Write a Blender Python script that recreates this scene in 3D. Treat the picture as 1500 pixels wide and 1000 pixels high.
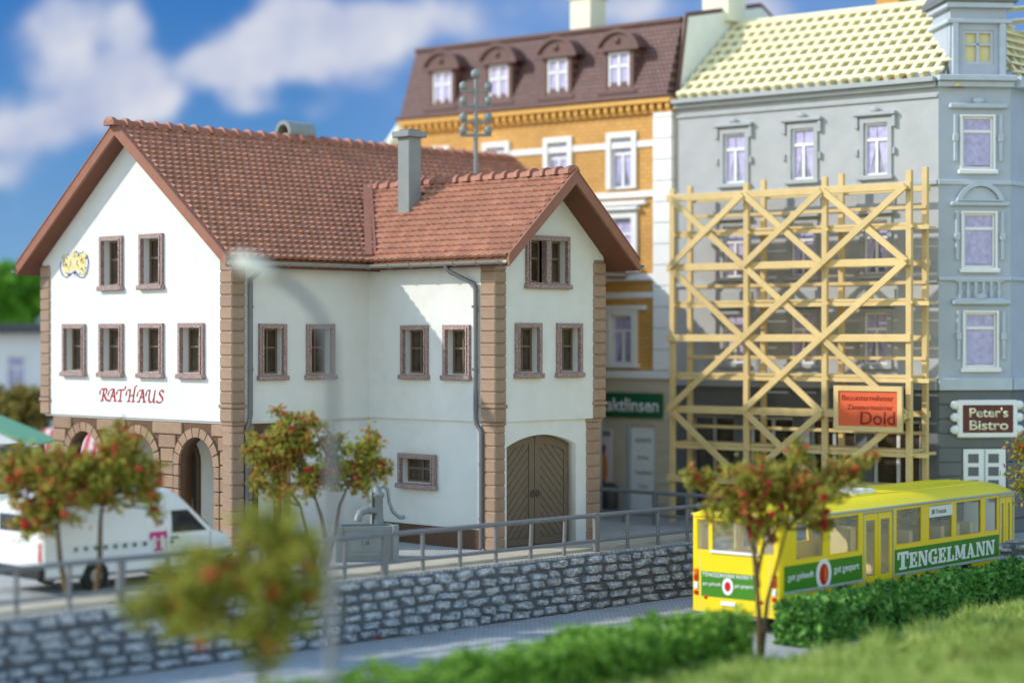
import bpy, bmesh, math, random
from math import sin, cos, pi, radians, sqrt, atan2, hypot
from mathutils import Vector, Matrix, noise as mnoise

for o in list(bpy.data.objects):
    bpy.data.objects.remove(o, do_unlink=True)
SC = bpy.context.scene
COL = SC.collection
R = random.Random(7)

# ------------------------------------------------------------------ camera, sky light, sun, exposure
CAMZ = 5.4
STREET = -1.4
cam_d = bpy.data.cameras.new('camera')
cam = bpy.data.objects.new('camera', cam_d)
COL.objects.link(cam)
cam.location = (0, 0, CAMZ)
cam.rotation_euler = (radians(90 - 0.095), 0, 0)
cam_d.sensor_width = 36
cam_d.lens = 72
cam_d.clip_end = 2000
cam_d.dof.use_dof = True
cam_d.dof.focus_distance = 52.5
cam_d.dof.aperture_fstop = 0.072 / 0.62
cam_d.dof.aperture_blades = 9
SC.camera = cam

SUN_EL = radians(32)
SUN_TO = Vector((-0.9972, -0.075))            # ground direction towards the sun
w = bpy.data.worlds.new('World')
SC.world = w
w.use_nodes = True
nt = w.node_tree
nt.nodes.clear()
wo = nt.nodes.new('ShaderNodeOutputWorld')
bg = nt.nodes.new('ShaderNodeBackground')
sk = nt.nodes.new('ShaderNodeTexSky')
sk.sky_type = 'NISHITA'
sk.sun_disc = False
sk.sun_elevation = SUN_EL
sk.sun_rotation = atan2(SUN_TO.x, SUN_TO.y)
sk.air_density = 1.65
sk.dust_density = 0.0
sk.ozone_density = 1.6
bg.inputs['Strength'].default_value = 0.15
nt.links.new(sk.outputs[0], bg.inputs[0])
nt.links.new(bg.outputs[0], wo.inputs[0])

sun_d = bpy.data.lights.new('sun', 'SUN')
sun_d.energy = 2.0
sun_d.angle = radians(1.2)
sun_d.color = (1.0, 0.93, 0.82)
sun = bpy.data.objects.new('sun', sun_d)
COL.objects.link(sun)
sun.location = (-30, 0, 40)
sd = Vector((-SUN_TO.x * cos(SUN_EL), -SUN_TO.y * cos(SUN_EL), -sin(SUN_EL)))
sun.rotation_euler = sd.to_track_quat('-Z', 'Y').to_euler()

vs = SC.view_settings
vs.view_transform = 'Standard'
vs.look = 'None'
vs.exposure = 0.95
vs.gamma = 1
vs.use_curve_mapping = False

# ------------------------------------------------------------------ materials
def srgb(r, g, b):
    f = lambda c: (c / 255 / 12.92) if c <= 10 else ((c / 255 + 0.055) / 1.055) ** 2.4
    return (f(r), f(g), f(b))

class NT:
    def __init__(s, m):
        m.use_nodes = True
        s.t = m.node_tree
        s.t.nodes.clear()
    def n(s, typ, **kw):
        nd = s.t.nodes.new('ShaderNode' + typ)
        for k, v in kw.items():
            if k.startswith('i_'):
                key = k[2:]
                nd.inputs[int(key) if key.isdigit() else key.replace('_', ' ')].default_value = v
            else:
                setattr(nd, k, v)
        return nd
    def l(s, a, b):
        s.t.links.new(a, b)
    def math(s, op, a, b=None, clamp=False):
        nd = s.n('Math', operation=op, use_clamp=clamp)
        for i, x in enumerate((a, b)):
            if x is None: continue
            if isinstance(x, (int, float)): nd.inputs[i].default_value = x
            else: s.l(x, nd.inputs[i])
        return nd.outputs[0]
    def ramp(s, fac, stops):
        r = s.n('ValToRGB')
        e = r.color_ramp.elements
        while len(e) < len(stops): e.new(0.5)
        for k, (p, c) in zip(e, stops):
            k.position = p
            k.color = (c[0], c[1], c[2], 1)
        s.l(fac, r.inputs[0])
        return r.outputs[0]

MATS = {}
def mat(name, col, rough=0.55, var=0.10, scale=6.0, bump=0.0, bscale=40.0, spec=0.4, island=0.0, dirt=0.0, metal=0.0, transmission=0.0, coat=0.0):
    """Plain painted / cast material: base colour with soft mottling, optional fine relief, per-piece tint and blotchy dirt."""
    m = bpy.data.materials.new(name)
    t = NT(m)
    out = t.n('OutputMaterial')
    p = t.n('BsdfPrincipled')
    t.l(p.outputs[0], out.inputs[0])
    p.inputs['Roughness'].default_value = rough
    p.inputs['Specular IOR Level'].default_value = spec
    p.inputs['Metallic'].default_value = metal
    p.inputs['Coat Weight'].default_value = coat
    p.inputs['Transmission Weight'].default_value = transmission
    tc = t.n('TexCoord')
    nz = t.n('TexNoise', i_Scale=scale, i_Detail=5.0, i_Roughness=0.6)
    t.l(tc.outputs['Object'], nz.inputs['Vector'])
    lo = [max(0, c * (1 - var)) for c in col]
    hi = [min(1, c * (1 + var)) for c in col]
    c = t.ramp(nz.outputs[0], [(0.3, lo), (0.7, hi)])
    if island:
        gi = t.n('NewGeometry')
        oi = t.n('ObjectInfo')
        rnd = t.math('FRACT', t.math('ADD', gi.outputs['Random Per Island'], oi.outputs['Random']))
        hs = t.n('HueSaturation')
        t.l(t.math('ADD', t.math('MULTIPLY', rnd, island * 2), 1 - island), hs.inputs['Value'])
        t.l(c, hs.inputs['Color'])
        c = hs.outputs[0]
    if dirt:
        n2 = t.n('TexNoise', i_Scale=scale * 0.35, i_Detail=8.0, i_Roughness=0.7)
        t.l(tc.outputs['Object'], n2.inputs['Vector'])
        f = t.math('MULTIPLY', t.math('SMOOTH_MIN', n2.outputs[0], 1.0), 1.0)
        mx = t.n('MixRGB', blend_type='MULTIPLY')
        fr = t.n('MapRange')
        fr.inputs[1].default_value = 0.52; fr.inputs[2].default_value = 0.75
        fr.inputs[4].default_value = dirt
        t.l(f, fr.inputs[0])
        t.l(fr.outputs[0], mx.inputs[0])
        t.l(c, mx.inputs[1])
        mx.inputs[2].default_value = (0.45, 0.40, 0.33, 1)
        c = mx.outputs[0]
    t.l(c, p.inputs['Base Color'])
    if bump:
        nb = t.n('TexNoise', i_Scale=bscale, i_Detail=3.0)
        t.l(tc.outputs['Object'], nb.inputs['Vector'])
        b = t.n('Bump', i_Strength=bump, i_Distance=0.03)
        t.l(nb.outputs[0], b.inputs['Height'])
        t.l(b.outputs[0], p.inputs['Normal'])
    MATS[name] = m
    return m

mat('plaster', (0.68, 0.68, 0.655), 0.75, 0.035, 2.2, 0.08, 55, 0.2, dirt=0.16)
mat('quoin_brown', srgb(152, 126, 105), 0.5, 0.10, 5, 0.15, 30, 0.45, island=0.07)
mat('arcade_brown', srgb(148, 120, 97), 0.55, 0.12, 4, 0.25, 25, 0.4, island=0.10)
mat('arcade_joint', srgb(96, 70, 52), 0.8, 0.15, 5)
mat('plinth_brown', srgb(92, 66, 50), 0.7, 0.15, 5, 0.2)
mat('roof_tile', srgb(172, 120, 96), 0.6, 0.10, 1.6, 0.25, 28, 0.35, island=0.12, dirt=0.10)
mat('ridge_tile', srgb(154, 98, 76), 0.55, 0.14, 4, 0.3, 22, 0.4, island=0.10)
mat('bargeboard', srgb(146, 96, 74), 0.5, 0.10, 3, 0.1, 25, 0.4)
mat('soffit_brown', srgb(112, 66, 46), 0.6, 0.08, 3)
mat('grey_plastic', srgb(132, 138, 138), 0.45, 0.06, 4, 0.12, 60, 0.45)
mat('gutter_grey', srgb(140, 138, 130), 0.4, 0.08, 5, 0.08, 40, 0.5)
mat('pipe_grey', srgb(104, 104, 106), 0.4, 0.08, 5, 0.08, 40, 0.5)
mat('casement', srgb(112, 94, 76), 0.5, 0.08, 8)
mat('door_brown', srgb(112, 97, 80), 0.5, 0.08, 5, 0.15, 30, 0.4)
mat('iron', (0.05, 0.05, 0.05), 0.4, 0.1, 8, spec=0.5)
mat('dark_inside', (0.035, 0.026, 0.02), 0.9, 0.3, 2)
mat('red_paint', srgb(172, 30, 48), 0.5, 0.08, 12)
mat('white_trim', (0.80, 0.80, 0.79), 0.5, 0.03, 4, 0.05, 40, 0.35, dirt=0.08)
mat('white_plastic', (0.80, 0.81, 0.82), 0.35, 0.02, 3, spec=0.45)
mat('cream_wall', srgb(226, 226, 200), 0.6, 0.05, 2, 0.1, 30)
mat('firewall', srgb(230, 233, 223), 0.6, 0.05, 2, 0.1, 30)
mat('beige_wall', srgb(196, 184, 164), 0.7, 0.06, 2, 0.15, 30, dirt=0.15)
mat('ochre_trim', srgb(216, 166, 84), 0.55, 0.06, 3)
mat('green_sign', srgb(20, 92, 56), 0.45, 0.06, 3)
mat('grey_wall', srgb(172, 174, 176), 0.7, 0.07, 1.5, 0.2, 25, dirt=0.18)
mat('grey_trim', srgb(164, 169, 172), 0.6, 0.07, 3, 0.1, 30)
mat('blue_wall', srgb(170, 179, 190), 0.65, 0.06, 1.5, 0.15, 25, dirt=0.15)
mat('blue_trim', srgb(182, 191, 201), 0.6, 0.06, 3, 0.1, 30)
mat('slate_wall', srgb(104, 108, 110), 0.65, 0.08, 2, 0.1, 30)
mat('lattice', srgb(232, 224, 182), 0.5, 0.06, 2, 0.05, 30, island=0.05)
mat('lattice_under', srgb(216, 204, 150), 0.6, 0.06, 2)
mat('scaffold', srgb(212, 184, 128), 0.5, 0.07, 2, 0.1, 30, island=0.06)
mat('sign_orange', srgb(212, 92, 54), 0.5, 0.06, 3)
mat('sign_red_text', srgb(150, 40, 18), 0.5, 0.05, 5)
mat('sign_brown', srgb(96, 46, 40), 0.5, 0.06, 3)
mat('cream_text', srgb(232, 226, 196), 0.5, 0.03, 5)
mat('grey_text', srgb(120, 128, 128), 0.5, 0.03, 5)
mat('rail_grey', srgb(118, 119, 122), 0.45, 0.08, 3, 0.1, 30, 0.45)
mat('bus_yellow', srgb(242, 210, 26), 0.32, 0.02, 2, spec=0.5, coat=0.15)
mat('bus_roof', srgb(246, 224, 34), 0.38, 0.02, 2, spec=0.45)
mat('bus_green', srgb(66, 130, 26), 0.4, 0.03, 3, spec=0.45)
mat('bus_trim', srgb(176, 180, 170), 0.35, 0.04, 3, spec=0.5)
mat('bus_white', (0.8, 0.81, 0.8), 0.45, 0.02, 3)
mat('bus_inside', srgb(226, 212, 160), 0.6, 0.08, 3)
mat('tyre', (0.02, 0.02, 0.02), 0.8, 0.2, 8)
mat('rim', srgb(150, 150, 150), 0.4, 0.05, 4)
mat('lamp_red', srgb(196, 30, 22), 0.3, 0.05, 8, spec=0.5)
mat('lamp_orange', srgb(232, 110, 30), 0.3, 0.05, 8, spec=0.5)
mat('magenta', srgb(206, 40, 128), 0.45, 0.04, 6)
mat('dot_grey', srgb(88, 112, 118), 0.5, 0.05, 6)
mat('lamp_post', srgb(104, 106, 108), 0.4, 0.05, 3, spec=0.5)
mat('lamp_head', srgb(222, 220, 206), 0.4, 0.04, 3, spec=0.5)
mat('kerb', srgb(186, 178, 160), 0.75, 0.10, 2, 0.3, 20, 0.2, dirt=0.25)
mat('bark', srgb(96, 76, 48), 0.85, 0.25, 8, 0.5, 12)
mat('lilac_curtain', srgb(182, 176, 212), 0.7, 0.20, 7)
mat('brown_roof_trim', srgb(104, 74, 68), 0.55, 0.1, 3)
mat('stall_green', srgb(120, 178, 138), 0.6, 0.06, 2)
mat('wood_dark', srgb(92, 58, 44), 0.7, 0.15, 4)
mat('poster_pink', srgb(226, 206, 214), 0.5, 0.03, 3)
mat('poster_orange', srgb(214, 132, 76), 0.5, 0.1, 3)
mat('poster_plum', srgb(120, 62, 70), 0.5, 0.1, 3)
mat('bin_dark', srgb(70, 66, 64), 0.5, 0.1, 4)
mat('orange_fruit', srgb(230, 110, 40), 0.5, 0.1, 6, island=0.1)
mat('crate_blue', srgb(60, 84, 140), 0.5, 0.06, 4)
mat('flat_roof', srgb(76, 80, 84), 0.7, 0.1, 2)
mat('far_white', srgb(226, 228, 232), 0.7, 0.03, 2)
mat('crest_yellow', srgb(216, 202, 140), 0.6, 0.22, 14)
mat('crest_blue', srgb(58, 62, 92), 0.6, 0.2, 9)
mat('crest_orange', srgb(214, 160, 70), 0.6, 0.1, 9)
mat('crest_lilac', srgb(206, 204, 216), 0.6, 0.08, 9)
mat('blossom_red', srgb(158, 20, 24), 0.75, 0.25, 14, island=0.2)
mat('blossom_rust', srgb(170, 72, 40), 0.75, 0.25, 14, island=0.2)

def special(name):
    m = bpy.data.materials.new(name)
    t = NT(m)
    out = t.n('OutputMaterial'); p = t.n('BsdfPrincipled')
    t.l(p.outputs[0], out.inputs[0])
    tc = t.n('TexCoord')
    MATS[name] = m
    return t, p, tc

def glass(name, col, rough=0.08):
    t, p, tc = special(name)
    nz = t.n('TexNoise', i_Scale=2.5, i_Detail=2.0)
    t.l(tc.outputs['Object'], nz.inputs['Vector'])
    t.l(t.ramp(nz.outputs[0], [(0.35, [c * 0.6 for c in col]), (0.7, [c * 1.4 for c in col])]), p.inputs['Base Color'])
    p.inputs['Roughness'].default_value = rough
    p.inputs['Specular IOR Level'].default_value = 0.6
glass('pane_dark', (0.055, 0.040, 0.026), 0.15)
glass('pane_far', (0.30, 0.30, 0.42), 0.15)
glass('pane_van', (0.05, 0.05, 0.055), 0.06)
# the bus glazing: clear plastic
t, p, tc = special('bus_glass')
p.inputs['Transmission Weight'].default_value = 0.90
p.inputs['Roughness'].default_value = 0.06
p.inputs['IOR'].default_value = 1.15
p.inputs['Base Color'].default_value = (0.93, 0.93, 0.90, 1)
nz = t.n('TexNoise', i_Scale=3.0, i_Detail=1.0)
t.l(tc.outputs['Object'], nz.inputs['Vector'])
b = t.n('Bump', i_Strength=0.25, i_Distance=0.05)
t.l(nz.outputs[0], b.inputs['Height']); t.l(b.outputs[0], p.inputs['Normal'])

# speckled stone window surround: mauve paint rubbed over brown
t, p, tc = special('surround')
nz = t.n('TexNoise', i_Scale=26.0, i_Detail=3.0, i_Roughness=0.7)
t.l(tc.outputs['Object'], nz.inputs['Vector'])
t.l(t.ramp(nz.outputs[0], [(0.34, srgb(116, 86, 80)), (0.52, srgb(152, 127, 121)), (0.68, srgb(192, 176, 170))]), p.inputs['Base Color'])
p.inputs['Roughness'].default_value = 0.6
b = t.n('Bump', i_Strength=0.4, i_Distance=0.02)
t.l(nz.outputs[0], b.inputs['Height']); t.l(b.outputs[0], p.inputs['Normal'])

# rubble stones: dark wash in the hollows, pale dry-brushed tops (paint that follows the relief noise)
t, p, tc = special('rubble')
oi = t.n('ObjectInfo')
va = t.n('VectorMath', operation='ADD')
t.l(tc.outputs['Object'], va.inputs[0])
cb = t.n('CombineXYZ')
t.l(t.math('MULTIPLY', oi.outputs['Random'], 37.0), cb.inputs[0]); t.l(t.math('MULTIPLY', oi.outputs['Random'], 91.0), cb.inputs[2])
t.l(cb.outputs[0], va.inputs[1])
nz = t.n('TexNoise', i_Scale=13.0, i_Detail=7.0, i_Roughness=0.8)
t.l(va.outputs[0], nz.inputs['Vector'])
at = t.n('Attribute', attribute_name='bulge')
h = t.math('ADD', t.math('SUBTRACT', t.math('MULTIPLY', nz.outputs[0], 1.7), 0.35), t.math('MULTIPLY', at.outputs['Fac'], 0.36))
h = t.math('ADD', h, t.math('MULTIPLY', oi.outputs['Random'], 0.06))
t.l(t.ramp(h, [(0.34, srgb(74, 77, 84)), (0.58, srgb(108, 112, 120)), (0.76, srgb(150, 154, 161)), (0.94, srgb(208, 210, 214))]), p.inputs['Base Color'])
p.inputs['Roughness'].default_value = 0.75
b = t.n('Bump', i_Strength=0.7, i_Distance=0.04)
t.l(nz.outputs[0], b.inputs['Height']); t.l(b.outputs[0], p.inputs['Normal'])
mat('rubble_joint', srgb(92, 95, 102), 0.9, 0.3, 6, 0.6, 14)

def brickmat(name, c1, c2, cm, bw, bh, mortar=0.012, rough=0.7, strength=0.5, axes=(0, 2), dirtv=0.0):
    t, p, tc = special(name)
    sx = t.n('SeparateXYZ'); t.l(tc.outputs['Object'], sx.inputs[0])
    cb = t.n('CombineXYZ'); t.l(sx.outputs[axes[0]], cb.inputs[0]); t.l(sx.outputs[axes[1]], cb.inputs[1])
    br = t.n('TexBrick', i_Scale=1.0)
    br.inputs['Brick Width'].default_value = bw; br.inputs['Row Height'].default_value = bh
    br.inputs['Mortar Size'].default_value = mortar
    br.inputs['Color1'].default_value = (*c1, 1); br.inputs['Color2'].default_value = (*c2, 1); br.inputs['Mortar'].default_value = (*cm, 1)
    t.l(cb.outputs[0], br.inputs['Vector'])
    nz = t.n('TexNoise', i_Scale=0.5, i_Detail=7.0, i_Roughness=0.65); t.l(tc.outputs['Object'], nz.inputs['Vector'])
    mx = t.n('MixRGB', blend_type='MULTIPLY'); mx.inputs[0].default_value = 1.0
    t.l(br.outputs['Color'], mx.inputs[1])
    t.l(t.ramp(nz.outputs[0], [(0.3, (0.80, 0.80, 0.80)), (0.7, (1.12, 1.12, 1.12))]), mx.inputs[2])
    t.l(mx.outputs[0], p.inputs['Base Color'])
    p.inputs['Roughness'].default_value = rough
    n2 = t.n('TexNoise', i_Scale=30.0, i_Detail=3.0); t.l(tc.outputs['Object'], n2.inputs['Vector'])
    hh = t.math('ADD', t.math('MULTIPLY', t.math('SUBTRACT', 1.0, br.outputs['Fac']), 1.0), t.math('MULTIPLY', n2.outputs[0], 0.3))
    b = t.n('Bump', i_Strength=strength, i_Distance=0.02)
    t.l(hh, b.inputs['Height']); t.l(b.outputs[0], p.inputs['Normal'])
brickmat('ochre_brick', srgb(212, 162, 88), srgb(202, 150, 76), srgb(180, 128, 62), 0.30, 0.13)
brickmat('mansard_tile', srgb(124, 88, 80), srgb(106, 74, 68), srgb(64, 42, 40), 0.16, 0.14, 0.02)
brickmat('plaza_setts', srgb(190, 190, 187), srgb(176, 176, 173), srgb(146, 146, 143), 0.16, 0.13, 0.018, 0.85, 0.7, (0, 1))
brickmat('street_setts', srgb(182, 184, 186), srgb(170, 172, 175), srgb(146, 149, 153), 0.22, 0.16, 0.02, 0.8, 0.6, (0, 1))

t, p, tc = special('awning_stripes')
sx = t.n('SeparateXYZ'); t.l(tc.outputs['Object'], sx.inputs[0])
fr = t.math('GREATER_THAN', t.math('FRACT', t.math('MULTIPLY', sx.outputs[0], 3.2)), 0.5)
t.l(t.ramp(fr, [(0.4, srgb(210, 78, 84)), (0.6, srgb(232, 214, 214))]), p.inputs['Base Color'])
p.inputs['Roughness'].default_value = 0.7

def leafmat(name, stops, rough=0.6, transl=0.25):
    m = bpy.data.materials.new(name)
    t = NT(m)
    out = t.n('OutputMaterial'); p = t.n('BsdfPrincipled'); tr = t.n('BsdfTranslucent'); ms = t.n('MixShader')
    gi = t.n('NewGeometry'); tc = t.n('TexCoord')
    nz = t.n('TexNoise', i_Scale=1.6, i_Detail=2.0); t.l(tc.outputs['Object'], nz.inputs['Vector'])
    f = t.math('ADD', t.math('MULTIPLY', gi.outputs['Random Per Island'], 0.6), t.math('MULTIPLY', t.math('SUBTRACT', nz.outputs[0], 0.3), 0.95))
    c = t.ramp(f, stops)
    t.l(c, p.inputs['Base Color']); t.l(c, tr.inputs['Color'])
    p.inputs['Roughness'].default_value = rough; p.inputs['Specular IOR Level'].default_value = 0.25
    ms.inputs[0].default_value = transl
    t.l(p.outputs[0], ms.inputs[1]); t.l(tr.outputs[0], ms.inputs[2]); t.l(ms.outputs[0], out.inputs[0])
    MATS[name] = m
leafmat('leaf_olive', [(0.1, srgb(104, 112, 40)), (0.38, srgb(156, 162, 62)), (0.56, srgb(188, 184, 84)), (0.74, srgb(186, 116, 62)), (0.86, srgb(150, 72, 46)), (1.0, srgb(200, 196, 112))], transl=0.4)
leafmat('leaf_hedge', [(0.1, srgb(54, 100, 40)), (0.5, srgb(100, 156, 66)), (0.9, srgb(150, 192, 100))])
leafmat('leaf_lime', [(0.1, srgb(70, 114, 36)), (0.5, srgb(118, 164, 56)), (0.9, srgb(164, 196, 90))])
leafmat('grass_blade', [(0.15, srgb(92, 124, 46)), (0.4, srgb(154, 180, 84)), (0.6, srgb(184, 200, 104)), (0.85, srgb(218, 216, 146))], transl=0.45)
leafmat('leaf_far', [(0.1, srgb(66, 124, 30)), (0.5, srgb(112, 172, 48)), (0.9, srgb(156, 204, 80))], transl=0.4)
leafmat('leaf_rust', [(0.1, srgb(104, 96, 42)), (0.5, srgb(146, 130, 64)), (0.9, srgb(172, 160, 88))])
leafmat('leaf_moss', [(0.1, srgb(98, 106, 38)), (0.45, srgb(154, 160, 60)), (0.75, srgb(186, 182, 84)), (0.95, srgb(172, 116, 64))], transl=0.4)
leafmat('leaf_weed', [(0.1, srgb(84, 92, 40)), (0.5, srgb(120, 124, 56)), (0.9, srgb(150, 140, 70))])
mat('turf', srgb(156, 176, 92), 0.9, 0.45, 2.4, 0.9, 10)
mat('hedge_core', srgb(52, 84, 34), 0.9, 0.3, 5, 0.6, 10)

# ------------------------------------------------------------------ mesh helpers
class MB:
    def __init__(s):
        s.v = []; s.f = []
    def add(s, vs, fs):
        k = len(s.v)
        s.v += [tuple(x) for x in vs]
        s.f += [tuple(i + k for i in f) for f in fs]
        return s
    def box(s, x0, x1, y0, y1, z0, z1, c=0.0):
        if c <= 0:
            v = [(x, y, z) for z in (z0, z1) for y in (y0, y1) for x in (x0, x1)]
            return s.add(v, [(0, 2, 3, 1), (4, 5, 7, 6), (0, 1, 5, 4), (2, 6, 7, 3), (0, 4, 6, 2), (1, 3, 7, 5)])
        cx, cy, cz = (x0 + x1) / 2, (y0 + y1) / 2, (z0 + z1) / 2
        hx, hy, hz = abs(x1 - x0) / 2, abs(y1 - y0) / 2, abs(z1 - z0) / 2
        c = min(c, hx * .45, hy * .45, hz * .45)
        v = []; idx = {}
        for sx in (-1, 1):
            for sy in (-1, 1):
                for sz in (-1, 1):
                    for ax in range(3):
                        q = [hx - c, hy - c, hz - c]; q[ax] = (hx, hy, hz)[ax]
                        idx[(sx, sy, sz, ax)] = len(v)
                        v.append((cx + sx * q[0], cy + sy * q[1], cz + sz * q[2]))
        f = []
        for ax in range(3):
            a, b = [(1, 2), (2, 0), (0, 1)][ax]
            for sg in (-1, 1):
                q = []
                for (p, r) in ((-1, -1), (1, -1), (1, 1), (-1, 1)):
                    k = [0, 0, 0]; k[ax] = sg; k[a] = p; k[b] = r
                    q.append(idx[(*k, ax)])
                f.append(tuple(q if sg > 0 else q[::-1]))
        for ax in range(3):
            a, b = [(1, 2), (2, 0), (0, 1)][ax]
            for p in (-1, 1):
                for r in (-1, 1):
                    def g(e, face):
                        k = [0, 0, 0]; k[ax] = e; k[a] = p; k[b] = r
                        return idx[(*k, face)]
                    q = [g(-1, a), g(1, a), g(1, b), g(-1, b)]
                    f.append(tuple(q))
        for sx in (-1, 1):
            for sy in (-1, 1):
                for sz in (-1, 1):
                    f.append((idx[(sx, sy, sz, 0)], idx[(sx, sy, sz, 1)], idx[(sx, sy, sz, 2)]))
        return s.add(v, f)
    def prism(s, poly, n0, n1):
        """poly in (s, z); extruded along the middle coordinate n."""
        k = len(poly)
        v = [(a, n0, b) for a, b in poly] + [(a, n1, b) for a, b in poly]
        f = [tuple(range(k)), tuple(range(2 * k - 1, k - 1, -1))]
        f += [(i, i + k, (i + 1) % k + k, (i + 1) % k) for i in range(k)]
        return s.add(v, f)
    def ring(s, outer, inner, n0, n1):
        """closed band between two polygons of the same vertex count."""
        k = len(outer)
        v = [(a, n0, b) for a, b in outer] + [(a, n0, b) for a, b in inner] + [(a, n1, b) for a, b in outer] + [(a, n1, b) for a, b in inner]
        f = []
        for i in range(k):
            j = (i + 1) % k
            f += [(i, j, k + j, k + i), (2 * k + i, 3 * k + i, 3 * k + j, 2 * k + j), (i, 2 * k + i, 2 * k + j, j), (k + i, k + j, 3 * k + j, 3 * k + i)]
        return s.add(v, f)
    def tube(s, path, r, seg=10, caps=True):
        path = [Vector(p) for p in path]
        rr = r if isinstance(r, (list, tuple)) else [r] * len(path)
        k = len(s.v); up = None
        for i, p in enumerate(path):
            if i == 0: d = path[1] - p
            elif i == len(path) - 1: d = p - path[i - 1]
            else: d = (path[i + 1] - p).normalized() + (p - path[i - 1]).normalized()
            d.normalize()
            if up is None:
                up = Vector((0, 0, 1)) if abs(d.z) < 0.9 else Vector((1, 0, 0))
            a = d.cross(up).normalized(); b = a.cross(d).normalized()
            up = b
            for j in range(seg):
                t = 2 * pi * j / seg
                s.v.append(tuple(p + (a * cos(t) + b * sin(t)) * rr[i]))
        for i in range(len(path) - 1):
            for j in range(seg):
                j2 = (j + 1) % seg
                s.f.append((k + i * seg + j, k + i * seg + j2, k + (i + 1) * seg + j2, k + (i + 1) * seg + j))
        if caps:
            s.f.append(tuple(k + j for j in range(seg))[::-1])
            e = k + (len(path) - 1) * seg
            s.f.append(tuple(e + j for j in range(seg)))
        return s
    def lathe(s, prof, seg=16, c=(0, 0, 0)):
        k = len(s.v)
        for (r, z) in prof:
            for j in range(seg):
                t = 2 * pi * j / seg
                s.v.append((c[0] + r * cos(t), c[1] + r * sin(t), c[2] + z))
        for i in range(len(prof) - 1):
            for j in range(seg):
                j2 = (j + 1) % seg
                s.f.append((k + i * seg + j, k + i * seg + j2, k + (i + 1) * seg + j2, k + (i + 1) * seg + j))
        s.f.append(tuple(k + j for j in range(seg))[::-1])
        e = k + (len(prof) - 1) * seg
        s.f.append(tuple(e + j for j in range(seg)))
        return s
    def bar(s, p, q, wd, ht, up=(0, 0, 1), c=0.0):
        """rectangular bar from p to q; wd across, ht along up."""
        p = Vector(p); q = Vector(q); d = (q - p); L = d.length; d.normalize()
        a = d.cross(Vector(up)).normalized(); b = a.cross(d).normalized()
        m = MB().box(0, L, -wd / 2, wd / 2, -ht / 2, ht / 2, c)
        vs = [p + d * x + a * y + b * z for x, y, z in m.v]
        return s.add(vs, m.f)
    def ball(s, c, r, seg=10, rings=6, sq=(1, 1, 1)):
        c = Vector(c); k = len(s.v)
        s.v.append((c.x, c.y, c.z - r * sq[2]))
        for i in range(1, rings):
            th = pi * i / rings
            for j in range(seg):
                t = 2 * pi * j / seg
                s.v.append((c.x + r * sq[0] * sin(th) * cos(t), c.y + r * sq[1] * sin(th) * sin(t), c.z - r * sq[2] * cos(th)))
        s.v.append((c.x, c.y, c.z + r * sq[2])); e = len(s.v) - 1
        for j in range(seg):
            j2 = (j + 1) % seg
            s.f.append((k, k + 1 + j2, k + 1 + j))
            for i in range(rings - 2):
                a = k + 1 + i * seg
                s.f.append((a + j, a + j2, a + seg + j2, a + seg + j))
            a = k + 1 + (rings - 2) * seg
            s.f.append((a + j, a + j2, e))
        return s
    def mesh(s, name, M=None, smooth=False, fix=True):
        me = bpy.data.meshes.new(name)
        me.from_pydata(s.v, [], s.f)
        if fix:
            bm = bmesh.new(); bm.from_mesh(me)
            bmesh.ops.recalc_face_normals(bm, faces=bm.faces)
            bm.to_mesh(me); bm.free()
        if M is not None:
            me.transform(M)
            if M.determinant() < 0: me.flip_normals()
        if smooth:
            me.polygons.foreach_set('use_smooth', [True] * len(me.polygons))
            try: me.set_sharp_from_angle(angle=radians(42))
            except Exception: pass
        me.update()
        return me
    def build(s, name, m, parent=None, M=None, smooth=False, fix=True):
        return link(name, s.mesh(name, M, smooth, fix), m, parent)

def link(name, me, m, parent=None):
    o = bpy.data.objects.new(name, me)
    COL.objects.link(o)
    if m and not me.materials: me.materials.append(MATS[m])
    if parent: o.parent = parent
    return o

def inst(name, me, parent, loc=(0, 0, 0), rot=(0, 0, 0), scale=(1, 1, 1)):
    o = bpy.data.objects.new(name, me)
    COL.objects.link(o)
    o.parent = parent
    o.location = loc; o.rotation_euler = rot; o.scale = scale
    return o

def empty(name, loc, rz=0.0):
    o = bpy.data.objects.new(name, None)
    COL.objects.link(o)
    o.location = loc; o.rotation_euler = (0, 0, rz)
    o.empty_display_size = 0.3
    return o

def tag(o, label, cat=None, group=None, kind=None):
    if label: o['label'] = label
    if cat: o['category'] = cat
    if group: o['group'] = group
    if kind: o['kind'] = kind
    return o

def frame(o, e, n):
    """matrix: (s, n, z) -> thing-local; e along the wall, n outward."""
    return Matrix(((e[0], n[0], 0, o[0]), (e[1], n[1], 0, o[1]), (0, 0, 1, o[2] if len(o) > 2 else 0), (0, 0, 0, 1)))

def curve_mesh(cu, name):
    ob = bpy.data.objects.new('tmp', cu)
    COL.objects.link(ob)
    dg = bpy.context.evaluated_depsgraph_get()
    me = bpy.data.meshes.new_from_object(ob.evaluated_get(dg))
    bpy.data.objects.remove(ob, do_unlink=True)
    bpy.data.curves.remove(cu)
    me.name = name
    me.materials.clear()
    return me

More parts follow.
